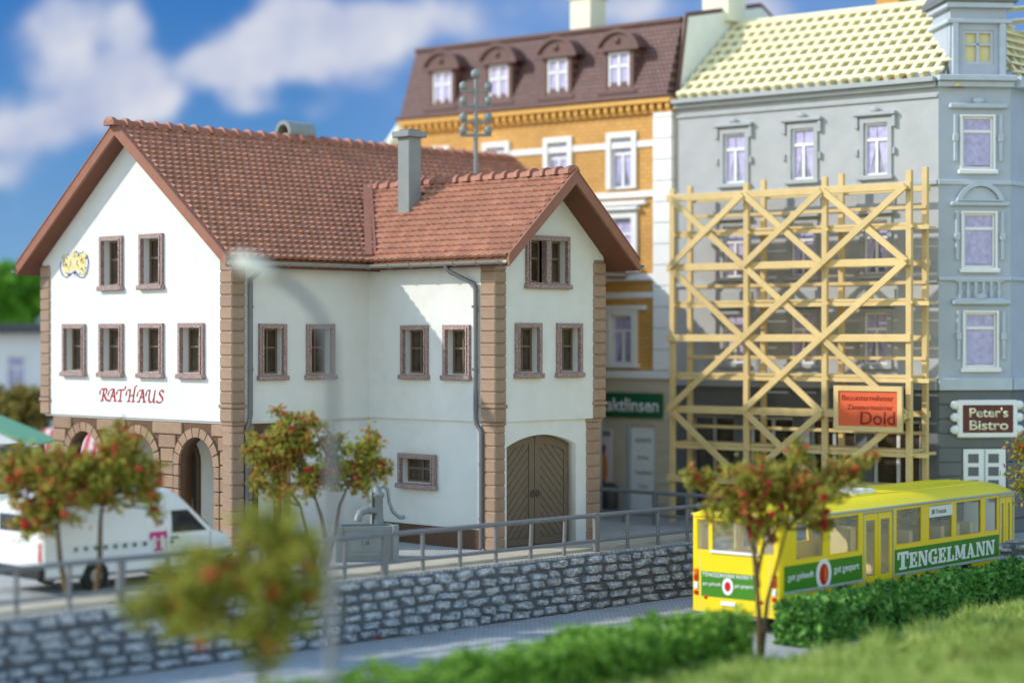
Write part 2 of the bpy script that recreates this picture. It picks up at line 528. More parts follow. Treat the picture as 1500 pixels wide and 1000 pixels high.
def sheet(name, m, parent, M, outer, holes, n0, n1):
    """flat slab (s, z) with holes, from n0 to n1."""
    cu = bpy.data.curves.new('c', 'CURVE')
    cu.dimensions = '2D'; cu.fill_mode = 'BOTH'; cu.extrude = abs(n1 - n0) / 2
    for poly in [outer] + list(holes):
        sp = cu.splines.new('POLY'); sp.points.add(len(poly) - 1)
        for q, (a, b) in zip(sp.points, poly): q.co = (a, b, 0, 1)
        sp.use_cyclic_u = True
    me = curve_mesh(cu, name)
    T = Matrix(((1, 0, 0, 0), (0, 0, 1, (n0 + n1) / 2), (0, 1, 0, 0), (0, 0, 0, 1)))
    MT = M @ T
    me.transform(MT)
    bm = bmesh.new(); bm.from_mesh(me)
    bmesh.ops.remove_doubles(bm, verts=bm.verts, dist=1e-5)
    bmesh.ops.recalc_face_normals(bm, faces=bm.faces)
    bm.to_mesh(me); bm.free()
    return link(name, me, m, parent)

def text(name, body, m, parent, M, s0, z0, height, n, width=None, bold=0.0, depth=0.008, align='LEFT', spacing=1.0):
    cu = bpy.data.curves.new('t', 'FONT')
    cu.body = body; cu.size = 1.0; cu.extrude = 0.0; cu.offset = bold; cu.space_character = spacing
    cu.align_x = 'LEFT'
    me = curve_mesh(cu, name)
    xs = [v.co.x for v in me.vertices]; ys = [v.co.y for v in me.vertices]
    x0, x1, y0, y1 = min(xs), max(xs), min(ys), max(ys)
    sy = height / (y1 - y0); sx = (width / (x1 - x0)) if width else sy
    bm = bmesh.new(); bm.from_mesh(me)
    for v in bm.verts:
        v.co = Vector((s0 + (v.co.x - x0) * sx, n, z0 + (v.co.y - y0) * sy))
    g = bmesh.ops.extrude_face_region(bm, geom=list(bm.faces))
    for q in g['geom']:
        if isinstance(q, bmesh.types.BMVert): q.co.y += depth
    bmesh.ops.recalc_face_normals(bm, faces=bm.faces)
    bm.to_mesh(me); bm.free()
    me.transform(M)
    if M.determinant() < 0: me.flip_normals()
    return link(name, me, m, parent)

def rect(a, b, c, d):
    return [(a, c), (b, c), (b, d), (a, d)]

def arch_pts(cx, half, z0, zs, n=14, rise=None):
    """round (or segmental, with rise) arch opening outline."""
    pts = [(cx - half, z0), (cx + half, z0)]
    if rise is None: rise = half
    Rr = (half * half + rise * rise) / (2 * rise); zc = zs + rise - Rr
    a0 = math.asin(min(1, half / Rr))
    if rise >= half - 1e-6: a0 = pi / 2
    for i in range(n + 1):
        a = a0 - 2 * a0 * i / n
        pts.append((cx + Rr * sin(a), zc + Rr * cos(a)))
    return pts

# ------------------------------------------------------------------ the sky backdrop
def build_sky():
    mb = MB(); Rr = 115.0; N = 80; nz = 20; uv = []
    z0, z1 = -4.0, 40.0
    for j in range(nz + 1):
        for i in range(N + 1):
            a = radians(-78 + 156 * i / N); z = z0 + (z1 - z0) * j / nz
            mb.v.append((Rr * sin(a), Rr * cos(a), z))
            uv.append(((750 + 3000 * a) / 1000, (495 - 3000 * (z - CAMZ) / Rr) / 1000))
    for j in range(nz):
        for i in range(N):
            k = j * (N + 1) + i
            mb.f.append((k, k + 1, k + N + 2, k + N + 1))
    me = mb.mesh('sky', fix=False)
    ul = me.uv_layers.new(name='UVMap')
    for lp in me.loops: ul.data[lp.index].uv = uv[lp.vertex_index]
    m = bpy.data.materials.new('sky_print'); t = NT(m); MATS['sky_print'] = m
    out = t.n('OutputMaterial'); em = t.n('Emission')
    t.l(em.outputs[0], out.inputs[0])
    u = t.n('UVMap', uv_map='UVMap')
    sx = t.n('SeparateXYZ'); t.l(u.outputs[0], sx.inputs[0])
    X, Y = sx.outputs[0], sx.outputs[1]
    nz1 = t.n('TexNoise', i_Scale=9.0, i_Detail=4.0, i_Roughness=0.5); t.l(u.outputs[0], nz1.inputs['Vector'])
    nz2 = t.n('TexNoise', i_Scale=2.2, i_Detail=4.0, i_Roughness=0.5)
    mp = t.n('Mapping'); mp.inputs['Location'].default_value = (4.3, 1.7, 0); mp.inputs['Scale'].default_value = (1, 1.9, 1)
    t.l(u.outputs[0], mp.inputs[0]); t.l(mp.outputs[0], nz2.inputs['Vector'])
    total = None
    # white clouds of the print, in its own sheet units
    for cx, cy, rx, ry, wt in [(.10, .05, .06, .05, 1), (.20, .06, .032, .05, .9), (.145, .125, .07, .035, .95), (.225, .15, .045, .035, .9), (.12, .18, .075, .035, .95), (.035, .205, .06, .03, .9),
                               (.01, .26, .06, .025, .75), (.44, .03, .07, .045, 1), (.40, .08, .09, .045, 1), (.50, .075, .08, .04, .95), (.32, .105, .06, .03, .9), (.57, .035, .06, .035, 1), (.35, .155, .04, .022, .6),
                               (.46, .16, .09, .02, .35), (.53, .13, .06, .025, .4), (.69, .03, .07, .045, .7), (.90, .01, .10, .03, .6), (1.12, .02, .06, .03, .95),
                               (-.15, .12, .1, .05, 1), (-.4, .2, .18, .05, .9), (1.7, .1, .15, .06, 1), (2.1, .05, .2, .07, 1), (-.9, .05, .2, .08, 1), (.3, -.2, .2, .08, 1), (1.0, -.25, .3, .07, 1)]:
        dx = t.math('DIVIDE', t.math('SUBTRACT', X, cx), rx); dy = t.math('DIVIDE', t.math('SUBTRACT', Y, cy), ry)
        d2 = t.math('ADD', t.math('MULTIPLY', dx, dx), t.math('MULTIPLY', dy, dy))
        g = t.math('MULTIPLY', t.math('EXPONENT', t.math('MULTIPLY', d2, -0.95)), wt)
        total = g if total is None else t.math('ADD', total, g)
    dens = t.math('ADD', total, t.math('MULTIPLY', t.math('SUBTRACT', nz1.outputs[0], 0.5), 1.25))
    dens = t.math('ADD', dens, t.math('MULTIPLY', t.math('SUBTRACT', nz2.outputs[0], 0.55), 0.5))
    mr = t.n('MapRange', interpolation_type='SMOOTHERSTEP'); mr.inputs[1].default_value = 0.06; mr.inputs[2].default_value = 0.95
    t.l(dens, mr.inputs[0])
    grad = t.n('MapRange'); grad.inputs[1].default_value = 0.0; grad.inputs[2].default_value = 0.5; t.l(Y, grad.inputs[0])
    blue = t.ramp(grad.outputs[0], [(0.0, srgb(62, 124, 196)), (0.4, srgb(92, 148, 208)), (0.8, srgb(126, 172, 214)), (1.0, srgb(160, 192, 218))])
    side = t.n('MapRange'); side.inputs[1].default_value = 0.45; side.inputs[2].default_value = 0.75; t.l(X, side.inputs[0])
    mx0 = t.n('MixRGB'); t.l(t.math('MULTIPLY', side.outputs[0], 0.55), mx0.inputs[0]); t.l(blue, mx0.inputs[1]); mx0.inputs[2].default_value = (*srgb(138, 176, 232), 1)
    shade = t.ramp(nz1.outputs[0], [(0.32, srgb(178, 190, 222)), (0.66, srgb(222, 225, 236))])
    mx = t.n('MixRGB'); t.l(mr.outputs[0], mx.inputs[0]); t.l(mx0.outputs[0], mx.inputs[1]); t.l(shade, mx.inputs[2])
    t.l(mx.outputs[0], em.inputs[0])
    em.inputs[1].default_value = 0.50
    o = link('sky', me, 'sky_print')
    tag(o, 'blue sky with soft white clouds behind the town', 'sky', kind='structure')
build_sky()

# ------------------------------------------------------------------ ground
A = Vector((0.701, 0.713)); Bd = Vector((0.713, -0.701))
WP = Vector((4.57, 54.0)) + A * 3.3          # right end of the rubble wall
WL = WP - A * 27.0                           # left end, outside the frame
def build_ground():
    # lower street sheet, reaches far beyond the picture
    mb = MB().add([(-300, -60, STREET), (300, -60, STREET), (300, 300, STREET), (-300, 300, STREET)], [(0, 1, 2, 3)])
    o = mb.build('street', 'street_setts', fix=False); tag(o, 'pale grey paved street below the rubble wall', kind='structure')
    # upper plaza behind the rubble walls
    Q = Vector((40, 47.5))
    back = Vector((-Bd.x, -Bd.y)) * 0.06
    pts = [WL + back - A * 120, WL + back, WP + back, Q + Vector((0, .1)), Vector((300, 47.5)), Vector((300, 300)), Vector((-300, 300)), Vector((-300, -20))]
    k = len(pts)
    v = [(p.x, p.y, 0) for p in pts] + [(p.x, p.y, STREET - .2) for p in pts]
    f = [tuple(range(k))] + [(i, (i + 1) % k, (i + 1) % k + k, i + k) for i in range(k)]
    o = MB().add(v, f).build('plaza', 'plaza_setts'); tag(o, 'grey cobbled plaza in front of the town hall', kind='structure')
    # pale kerb strip along the railing
    mb = MB(); n = Vector((-Bd.x, -Bd.y)); t0 = WL - A * 20
    a, b = t0 + n * .42, WP + n * .42
    c, d = WP + n * 1.35, t0 + n * 1.35
    v = [(p.x, p.y, z) for z in (0.0, 0.07) for p in (a, b, c, d)]
    mb.add(v, [(4, 5, 6, 7), (0, 1, 5, 4), (1, 2, 6, 5), (2, 3, 7, 6), (3, 0, 4, 7)])
    o = mb.build('pavement', 'kerb'); tag(o, 'pale concrete kerb strip behind the grey railing', kind='structure')
build_ground()

# ------------------------------------------------------------------ rubble walls
def stone_mesh(rng, w_, h_, nx=9, nz=6):
    mb = MB(); bul = []
    sd = rng.uniform(0, 100)
    for j in range(nz + 1):
        for i in range(nx + 1):
            a, b = i / nx * 2 - 1, j / nz * 2 - 1
            ex = (abs(a) ** 3.0 + abs(b) ** 3.0)
            bl = max(0.0, 1 - ex) ** 0.55
            nn = mnoise.noise(Vector((a * 1.3 + sd, b * 1.3, sd)))
            n2 = mnoise.noise(Vector((a * 4 + sd, b * 4, sd + 9)))
            r = 1.0 if ex < 1 else ex ** (-1 / 4.0)
            x = a * r * (w_ / 2) * (0.97 + 0.16 * nn); z = b * r * (h_ / 2) * (0.97 + 0.26 * mnoise.noise(Vector((a * 1.2, b + sd, 3))))
            y = bl * (0.10 + 0.05 * nn) + 0.040 * n2 * bl
            mb.v.append((x, y - 0.02, z)); bul.append(max(0.0, min(1.0, bl * (0.8 + 0.5 * nn + .4 * b * .5))))
    for j in range(nz):
        for i in range(nx):
            k = j * (nx + 1) + i
            mb.f.append((k, k + 1, k + nx + 2, k + nx + 1))
    me = mb.mesh('stone', smooth=True)
    # outward is +y
    if me.polygons[len(me.polygons) // 2].normal.y < 0: me.flip_normals()
    at = me.attributes.new('bulge', 'FLOAT', 'POINT')
    at.data.foreach_set('value', bul)
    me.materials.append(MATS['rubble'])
    return me

def build_stone_wall(p0, p1, label, rows=6, visible=True):
    d = (p1 - p0); L = d.length; d.normalize()
    out = Vector((d.y, -d.x))            # towards the street
    root = empty('stone_wall', (p0.x, p0.y, STREET), atan2(d.y, d.x))
    tag(root, label, 'wall', 'rubble walls along the street')
    H = 0 - STREET - 0.06
    # local frame: x along, -y outward
    mb = MB(); N = int(L / .5)
    prev = None
    for i in range(N + 1):
        x = L * i / N
        zt = H + 0.05 * mnoise.noise(Vector((x * 1.3, 2, 0))) + .02 * R.uniform(-1, 1)
        ring = [(x, -0.028, -0.1), (x, -0.028, zt - .05), (x, 0.06, zt), (x, .40, zt + .01), (x, .40, -0.1)]
        k = len(mb.v); mb.v += ring
        if prev is not None:
            for j in range(4): mb.f.append((prev + j, k + j, k + j + 1, prev + j + 1))
        prev = k
    mb.f.append((0, 1, 2, 3, 4)); mb.f.append(tuple(prev + j for j in (4, 3, 2, 1, 0)))
    mb.build('core', 'rubble_joint', root)
    rng = random.Random(5)
    pool = {}
    for wi, wv in enumerate((0.42, 0.55, 0.68)):
        pool[wi] = [stone_mesh(rng, wv, 0.232) for _ in range(5)]
    rh = H / rows
    for r in range(rows):
        x = rng.uniform(-.2, 0.0)
        while x < L - .15:
            wi = rng.choice((0, 1, 1, 2, 2)); wv = (0.42, 0.55, 0.68)[wi] * rng.uniform(.82, 1.25)
            sc = wv / (0.42, 0.55, 0.68)[wi]
            sh = rng.uniform(.80, 1.14)
            if x + wv > 0.05 and x + wv / 2 < L:
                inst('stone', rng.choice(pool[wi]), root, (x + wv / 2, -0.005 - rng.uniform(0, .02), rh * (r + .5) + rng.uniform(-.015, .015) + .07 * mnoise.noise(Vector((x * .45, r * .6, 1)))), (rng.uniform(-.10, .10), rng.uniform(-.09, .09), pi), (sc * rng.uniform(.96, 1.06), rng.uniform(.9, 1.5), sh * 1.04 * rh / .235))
            x += wv
    return root
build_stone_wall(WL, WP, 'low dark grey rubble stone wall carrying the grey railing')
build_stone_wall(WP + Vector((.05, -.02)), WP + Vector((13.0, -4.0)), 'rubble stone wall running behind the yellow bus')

# ------------------------------------------------------------------ railings
def railing(p0, p1, label, spacing=1.2, h=0.92, thick_every=6, phase=0, lower=.28):
    d = (p1 - p0); L = d.length; d.normalize()
    root = empty('railing', (p0.x, p0.y, 0), atan2(d.y, d.x))
    tag(root, label, 'railing', 'grey railings on the plaza')
    n = int(L / spacing)
    wob = lambda x: 0.012 * mnoise.noise(Vector((x * .5, 0, p0.x)))
    for z, r in ((h, .058), (lower, .045)):
        MB().tube([(L * i / (n * 2), wob(i), z + wob(i + 30)) for i in range(n * 2 + 1)], r, 8).build('rail', 'rail_grey', root, smooth=True)
    thin = MB().box(-.045, .045, -.035, .035, 0, h, .012).mesh('post')
    thin.materials.append(MATS['rail_grey'])
    fat = MB().box(-.085, .085, -.06, .06, 0, h + .06, .02).mesh('post')
    fat.materials.append(MATS['rail_grey'])
    for i in range(n + 1):
        f = (i + phase) % thick_every == 0
        inst('post', fat if f else thin, root, (i * spacing, 0, 0), (0, R.uniform(-.03, .05), 0))
ro = Vector((-Bd.x, -Bd.y)) * .22
TH = Vector((-2.25, 46.05))                  # thick post seen left of the garage
k0 = round((TH - WL).dot(A) / 1.2)
r0 = TH - A * (1.2 * k0)
r0 = WL + ro + A * ((r0 - WL).dot(A))
railing(r0, WP + ro, 'long grey railing on top of the low rubble wall', phase=(6 - k0 % 6))
railing(Vector((1.6, 61.9)), Vector((6.3, 57.2)), 'grey railing beyond the garage corner, before the optician shop', phase=3)

# ------------------------------------------------------------------ the town hall
def nib_text(strokes, s0, z0, h, nib=0.055, ang=radians(38)):
    """broad-pen lettering: each stroke is a point list in a unit-high em; returns flat ribbons (s, z)."""
    mb = MB()
    nx, nz = cos(ang) * nib / 2, sin(ang) * nib / 2
    for st in strokes:
        pts = []
        P = [st[0]] + st + [st[-1]]
        for i in range(1, len(P) - 2):
            p0, p1, p2, p3 = P[i - 1], P[i], P[i + 1], P[i + 2]
            for q in range(6):
                t = q / 6
                pts.append(tuple(0.5 * ((2 * p1[c]) + (-p0[c] + p2[c]) * t + (2 * p0[c] - 5 * p1[c] + 4 * p2[c] - p3[c]) * t * t + (-p0[c] + 3 * p1[c] - 3 * p2[c] + p3[c]) * t ** 3) for c in (0, 1)))
        pts.append(st[-1])
        for a, b in zip(pts, pts[1:]):
            ax, az = s0 + a[0] * h, z0 + a[1] * h
            bx, bz = s0 + b[0] * h, z0 + b[1] * h
            k = len(mb.v)
            d = 0.018 * h
            quad = [(ax - nx, az - nz - d), (ax + nx, az + nz + d), (bx + nx, bz + nz + d), (bx - nx, bz - nz - d)]
            mb.v += [(x, 0, z) for x, z in quad] + [(x, .012, z) for x, z in quad]
            mb.f += [(k, k + 1, k + 2, k + 3), (k + 7, k + 6, k + 5, k + 4)] + [(k + i, k + 4 + i, k + 4 + (i + 1) % 4, k + (i + 1) % 4) for i in range(4)]
    return mb

LET = {
 'R': ([[(-.12, .52), (-.1, .78), (.05, .95), (.25, .95)], [(.27, .95), (.17, .45), (.08, .02), (-.02, .0)], [(-.04, .0), (.2, .02)],
        [(.25, .95), (.45, .98), (.52, .75), (.4, .55), (.2, .48)], [(.26, .5), (.4, .2), (.55, .02), (.66, .04)]], .72),
 'A': ([[(-.05, .45), (.0, .72), (.2, .92), (.48, .97)], [(.46, .97), (.3, .5), (.12, .05), (-.02, .0)], [(-.04, .0), (.16, .01)], [(.48, .97), (.52, .5), (.58, .02)], [(.48, .0), (.7, .01)], [(.2, .38), (.54, .4)]], .84),
 'T': ([[(-.1, .55), (-.06, .78), (.1, .92), (.4, .93), (.66, .98), (.74, 1.22)], [(.32, .93), (.26, .45), (.2, .0)], [(.02, .0), (.36, .0)]], .86),
 'H': ([[(-.08, .5), (-.05, .75), (.1, .93), (.3, .95)], [(.3, .95), (.22, .4), (.14, .02)], [(0, .0), (.26, .02)], [(.2, .48), (.62, .5)], [(.9, 1.28), (.76, 1.22), (.68, .9), (.6, .4), (.54, .02)], [(.44, .0), (.68, .02)]], .98),
 'U': ([[(-.1, .5), (-.06, .78), (.08, .95), (.24, .96)], [(.26, .96), (.18, .45), (.2, .08), (.36, .0), (.52, .15), (.62, .4)], [(.74, .98), (.64, .45), (.6, .04), (.7, .0)]], .92),
 'S': ([[(.55, .82), (.5, .96), (.32, .97), (.2, .78), (.3, .58), (.46, .38), (.44, .12), (.22, .0), (.0, .03), (-.06, .14)]], .55)}

def build_town_hall():
    root = empty('town_hall', (-7.09, 51.88, 0), atan2(A.y, A.x))
    tag(root, 'white gabled town hall with red tiled roof, brown quoins and arcade', 'building')
    L0, L1 = 14.0, 8.7            # main block
    U0, U1, V0 = 4.61, 8.71, -4.81  # wing
    G = frame((0, 0), (0, 1), (-1, 0)); LW = frame((0, 0), (1, 0), (0, -1))
    WS = frame((U0, 0), (0, -1), (-1, 0)); WG = frame((U0, V0), (1, 0), (0, -1))
    WR = frame((U1, V0), (0, 1), (1, 0)); BK = frame((0, L1), (1, 0), (0, 1)); FG = frame((L0, 0), (0, 1), (1, 0))
    LW2 = frame((0, 0), (1, 0), (0, -1))
    ZS = 3.27
    th = .3

    def win(M, a, b, z0, z1, two=False, sash=.42, label=None):
        """stone surround with sill; casement and pane set back in the reveal. a,b,z0,z1 = outer size with sill."""
        sw = .045
        fa, fb, fz0, fz1 = a + sw, b - sw, z0 + .11, z1
        bw = .12
        mb = MB()
        ins = rect(fa + bw, fb - bw, fz0 + bw * .35, fz1 - bw)
        out = rect(fa, fb, fz0, fz1)
        mb.ring(out, ins, -.02, .075)
        # inner rebate moulding
        mb.ring(rect(fa + bw * .62, fb - bw * .62, fz0 + .02, fz1 - bw * .62), ins, .075, .10)
        w_ = mb.build('window', 'surround', root, M)
        if label: w_['label'] = label
        MB().box(a, b, -.02, .14, z0, z0 + .125, .02).build('sill', 'surround', w_, M)
        ia, ib, iz0, iz1 = fa + bw, fb - bw, fz0 + bw * .35, fz1 - bw
        mb = MB()
        if two:
            mid = (ia + ib) / 2
            MB().box(mid - .09, mid + .09, -.12, .085, iz0, iz1, .015).build('mullion', 'surround', w_, M)
            spans = [(ia, mid - .09), (mid + .09, ib)]
        else: spans = [(ia, ib)]
        # reveal lining
        rv = MB().ring(rect(ia - .03, ib + .03, iz0 - .03, iz1 + .03), rect(ia + .004, ib - .004, iz0 + .004, iz1 - .004), -.31, -.019)
        rv.build('reveal', 'plaster' if not two else 'plaster', w_, M)
        for (p, q) in spans:
            cs = MB()
            cs.ring(rect(p, q, iz0, iz1), rect(p + .06, q - .06, iz0 + .06, iz1 - .06), -.27, -.19)
            mid = (p + q) / 2
            cs.box(mid - .022, mid + .022, -.26, -.205, iz0 + .06, iz1 - .06)
            zt = iz1 - (iz1 - iz0) * sash
            cs.box(p + .06, q - .06, -.255, -.20, zt - .025, zt + .025)
            cs.build('casement', 'casement', w_, M)
            MB().box(p + .05, q - .05, -.245, -.235, iz0 + .05, iz1 - .05).build('pane', 'pane_dark', w_, M)
        return rect(fa + .05, fb - .05, fz0 + .05, fz1 - .05)

    hG = [win(G, *q) for q in [(4.70, 5.84, 6.68, 8.16), (2.86, 4.00, 6.68, 8.16), (6.47, 7.66, 4.34, 5.79), (4.68, 5.87, 4.34, 5.79), (2.85, 4.03, 4.34, 5.79), (1.09, 2.26, 4.34, 5.79)]]
    hL = [win(LW, *q) for q in [(.79, 1.78, 4.31, 5.77), (2.37, 3.41, 4.31, 5.77)]]
    hS = [win(WS, *q) for q in [(1.28, 2.41, 4.31, 5.74), (2.90, 3.98, 4.31, 5.74)]]
    hSb = [win(WS, 1.17, 2.67, 1.44, 2.36, label='small wide cellar window of the wing')]
    hF = [win(WG, .66, 1.71, 4.37, 5.79), win(WG, 2.20, 3.26, 4.37, 5.79), win(WG, 1.05, 2.77, 6.67, 8.05, True, label='twin window under the wing gable')]

    # upper walls
    g = .002
    sheet('gable_wall', 'plaster', root, G, [(0, ZS), (L1, ZS), (L1, 7.6), (L1 / 2, 10.9), (0, 7.6)], hG, -th, 0)
    sheet('long_wall', 'plaster', root, LW, rect(th + g, U0 + .1, ZS, 7.55), hL, -th, 0)
    sheet('long_wall', 'plaster', root, LW, rect(U1 - .1, L0 - th - g, 0, 7.55), [], -th, 0)
    sheet('rear_wall', 'plaster', root, BK, rect(th + g, L0 - th - g, ZS, 7.55), [], -th, 0)
    sheet('gable_wall', 'plaster', root, FG, [(0, 0), (L1, 0), (L1, 7.6), (L1 / 2, 10.9), (0, 7.6)], [], -th, 0)
    sheet('wing_wall', 'plaster', root, WS, rect(-.1, 4.81 - th - g, ZS, 7.55), hS, -th, 0)
    sheet('wing_gable_wall', 'plaster', root, WG, [(0, ZS), (4.1, ZS), (4.1, 7.6), (2.05, 9.46), (0, 7.6)], hF, -th, 0)
    sheet('wing_wall', 'plaster', root, WR, rect(th + g, 4.95, 0, 7.55), [], -th, 0)
    # floor slab between storeys (soffit of the arcade) and dark core so that no light leaks through
    MB().box(.06, L0 - .1, .06, L1 - .06, ZS - .06, ZS - .004).build('floor_slab', 'plaster', root)
    MB().box(U0 + .33, U1 - .33, V0 + .62, .3, 0.02, 7.3).build('inner_core', 'dark_inside', root)
    MB().box(.42, L0 - .33, .38, L1 - .33, ZS + .02, 7.4).build('inner_core', 'dark_inside', root)

    # ground storey, slightly set back
    sb = .07
    sheet('wing_ground_wall', 'plaster', root, WS, rect(-.1, 4.81 - th - sb - g, 0, ZS - g), hSb, -th - sb, -sb)
    MB().box(0, 4.25, -sb - .05, -.02, 0, .50, .01).build('plinth', 'plinth_brown', root, WS)
    # front wall with the garage opening (outline walks round the opening)
    a = arch_pts(1.785, 1.30, 0.0, 2.62, 16, .28)
    poly = [(.08, 0), a[0]] + a[2:][::-1] + [a[1], (3.98, 0), (3.98, ZS - g), (.08, ZS - g)]
    sheet('garage_wall', 'plaster', root, WG, poly, [], -th - sb - .12, -sb)
    # lower ground walls of the main block behind the arcade
    AD = 1.96
    sheet('long_ground_wall', 'plaster', root, LW, rect(AD + g, U0 + .1, 0, ZS - .07), [], -th - sb, -sb)
    PB = frame((AD, 0), (0, 1), (-1, 0))
    dh = [arch_pts(2.1, .55, .12, 2.0, 10), arch_pts(4.6, .55, .12, 2.0, 10)]
    sheet('porch_wall', 'plaster', root, PB, rect(sb + .002, 8.2, .0, ZS - .07), dh, -.25, 0)
    for cx in (2.1, 4.6):
        o_ = arch_pts(cx, .68, .0, 2.0, 12); i_ = arch_pts(cx, .55, .0, 2.0, 12)
        d_ = MB().ring(o_, i_, -.1, .06).build('porch_door', 'plinth_brown', root, PB)
        MB().prism(arch_pts(cx, .56, .1, 2.0, 10), -.2, -.14).build('door_leaf', 'dark_inside', d_, PB)
        MB().box(cx - .7, cx + .7, .0, .35, .0, .14, .02).build('step', 'grey_plastic', d_, PB)
    MB().box(AD - .2, L0 - .3, 8.2 - .3, 8.2, 0, ZS - .07).build('rear_ground_wall', 'plaster', root)
    MB().box(.02, AD, .02, 8.19, 0, .06).build('porch_floor', 'kerb', root)

    # arcade of brown stone
    def arcade(M, s0, s1, arches, half, zs, off):
        holes = [arch_pts(c, half, -.05, zs, 18) for c in arches]
        # outline walking round the openings
        poly = [(s0, 0)]
        for c in arches:
            h = arch_pts(c, half, 0, zs, 18)
            poly += [h[0]] + h[2:][::-1] + [h[1]]
        poly += [(s1, 0), (s1, ZS - .07), (s0, ZS - .07)]
        wall = sheet('arcade', 'arcade_joint', root, M, poly, [], -.35 - off, -off)
        ro_ = half + .24
        # voussoirs
        for c in arches:
            K = 9
            for i in range(K):
                a0 = pi * i / K + .02; a1 = pi * (i + 1) / K - .02
                pl = [(c - cos(a0) * half, zs + sin(a0) * half), (c - cos((a0 + a1) / 2) * half, zs + sin((a0 + a1) / 2) * half), (c - cos(a1) * half, zs + sin(a1) * half),
                      (c - cos(a1) * ro_, zs + sin(a1) * ro_), (c - cos((a0 + a1) / 2) * ro_, zs + sin((a0 + a1) / 2) * ro_), (c - cos(a0) * ro_, zs + sin(a0) * ro_)]
                MB().prism(pl, -off - .05, -off + .075).build('voussoir', 'arcade_brown', wall, M)
            for sg in (-1, 1):
                z = zs
                hs = [.30, .34, .34, .34, .34, .34]
                for hh in hs:
                    zb = max(0.0, z - hh)
                    if z - zb < .08: break
                    x0, x1 = c + sg * half, c + sg * (half + .24)
                    MB().box(min(x0, x1) , max(x0, x1), -off - .05, -off + .07, zb + .012, z - .012, .02).build('jamb_stone', 'arcade_brown', wall, M)
                    z = zb
        # coursed blocks
        rows = []
        z = ZS - .07; hts = [.33, .36, .36, .34, .34, .34, .34, .34, .34, .34]
        for hh in hts:
            if z <= .05: break
            rows.append((max(0, z - hh), z)); z -= hh
        rr = random.Random(3)
        for ri, (zb, zt) in enumerate(rows):
            iv = [(s0, s1)]
            for c in arches:
                zz = max(zb, zs)
                if zt <= zs: ex = half + .245
                else:
                    dz = max(0.0, zb - zs)
                    ex = sqrt(max(0, (ro_ + .005) ** 2 - dz * dz)) if dz < ro_ else 0
                if ex <= 0: continue
                nv = []
                for (p, q) in iv:
                    if c + ex <= p or c - ex >= q: nv.append((p, q)); continue
                    if c - ex > p: nv.append((p, c - ex))
                    if c + ex < q: nv.append((c + ex, q))
                iv = nv
            for (p, q) in iv:
                Lq = q - p
                if Lq < .06: continue
                k = max(1, round(Lq / .95))
                cuts = [p] + [p + Lq * (i + rr.uniform(-.12, .12)) / k for i in range(1, k)] + [q]
                for x0, x1 in zip(cuts, cuts[1:]):
                    MB().box(x0 + .012, x1 - .012, -off - .05, -off + .055, zb + .012, zt - .012, .022).build('stone', 'arcade_brown', wall, M)
    arcade(G, .04, 8.2, [1.52, 4.08, 6.66], .74, 2.10, .06)
    arcade(LW, .40, 1.95, [1.16], .50, 2.25, .065)
    # open left end of the arcade: corner pier and lintel
    EN = frame((0, 8.2), (1, 0), (0, 1))
    arcade(EN, .42, 1.95, [1.18], .55, 2.2, .0)

    # quoins
    qm = {}
    def quoin(u0, u1, v0, v1, z0, z1, ch=.03):
        key = tuple(round(x, 3) for x in (u1 - u0, v1 - v0, z1 - z0))
        if key not in qm:
            me = MB().box(-(u1 - u0) / 2, (u1 - u0) / 2, -(v1 - v0) / 2, (v1 - v0) / 2, -(z1 - z0) / 2, (z1 - z0) / 2, ch).mesh('quoin_stone')
            me.materials.append(MATS['quoin_brown']); qm[key] = me
        inst('quoin_stone', qm[key], root, ((u0 + u1) / 2, (v0 + v1) / 2, (z0 + z1) / 2))
    def column(u0, u1, v0, v1, ztop, skew=0):
        # core behind the stones (dark groove colour)
        e = .035
        MB().box(u0 + e, u1 - e, v0 + e, v1 - e, ZS - .01, ztop).build('quoin_core', 'arcade_brown', root)
        quoin(u0, u1, v0, v1, ZS + .0, ZS + .335)
        quoin(u0 - .025, u1 + .025, v0 - .025, v1 + .025, ZS + .345, ZS + .45, .025)
        z = ZS + .46
        while z + .1 < ztop:
            z1 = min(z + .295, ztop)
            quoin(u0, u1, v0, v1, z, z1); z += .307
    p_ = .055
    column(-p_, .40, -p_, .46, 7.44)
    column(-p_, .36, L1 - .42, L1 + p_, 7.44)
    column(U0 - p_, U0 + .37, V0 - p_, V0 + .50, 7.47)
    column(U1 - .42, U1 + p_, V0 - p_, V0 + .45, 7.47)
    def column_low(u0, u1, v0, v1):
        e = .03
        MB().box(u0 + e, u1 - e, v0 + e, v1 - e, 0, ZS - .012).build('quoin_core', 'arcade_brown', root)
        z = 0.0
        while z < ZS - .2:
            z1 = min(z + .322, ZS - .10); quoin(u0, u1, v0, v1, z + .002, z1, .028); z += .332
        quoin(u0 - .02, u1 + .02, v0 - .02, v1 + .02, ZS - .095, ZS - .014, .02)
    column_low(U0 + .02, U0 + .40, V0 + .02, V0 + .48)
    column_low(U1 - .62, U1 - .10, V0 + .02, V0 + .48)
    column_low(.0, .40, .0, .42)
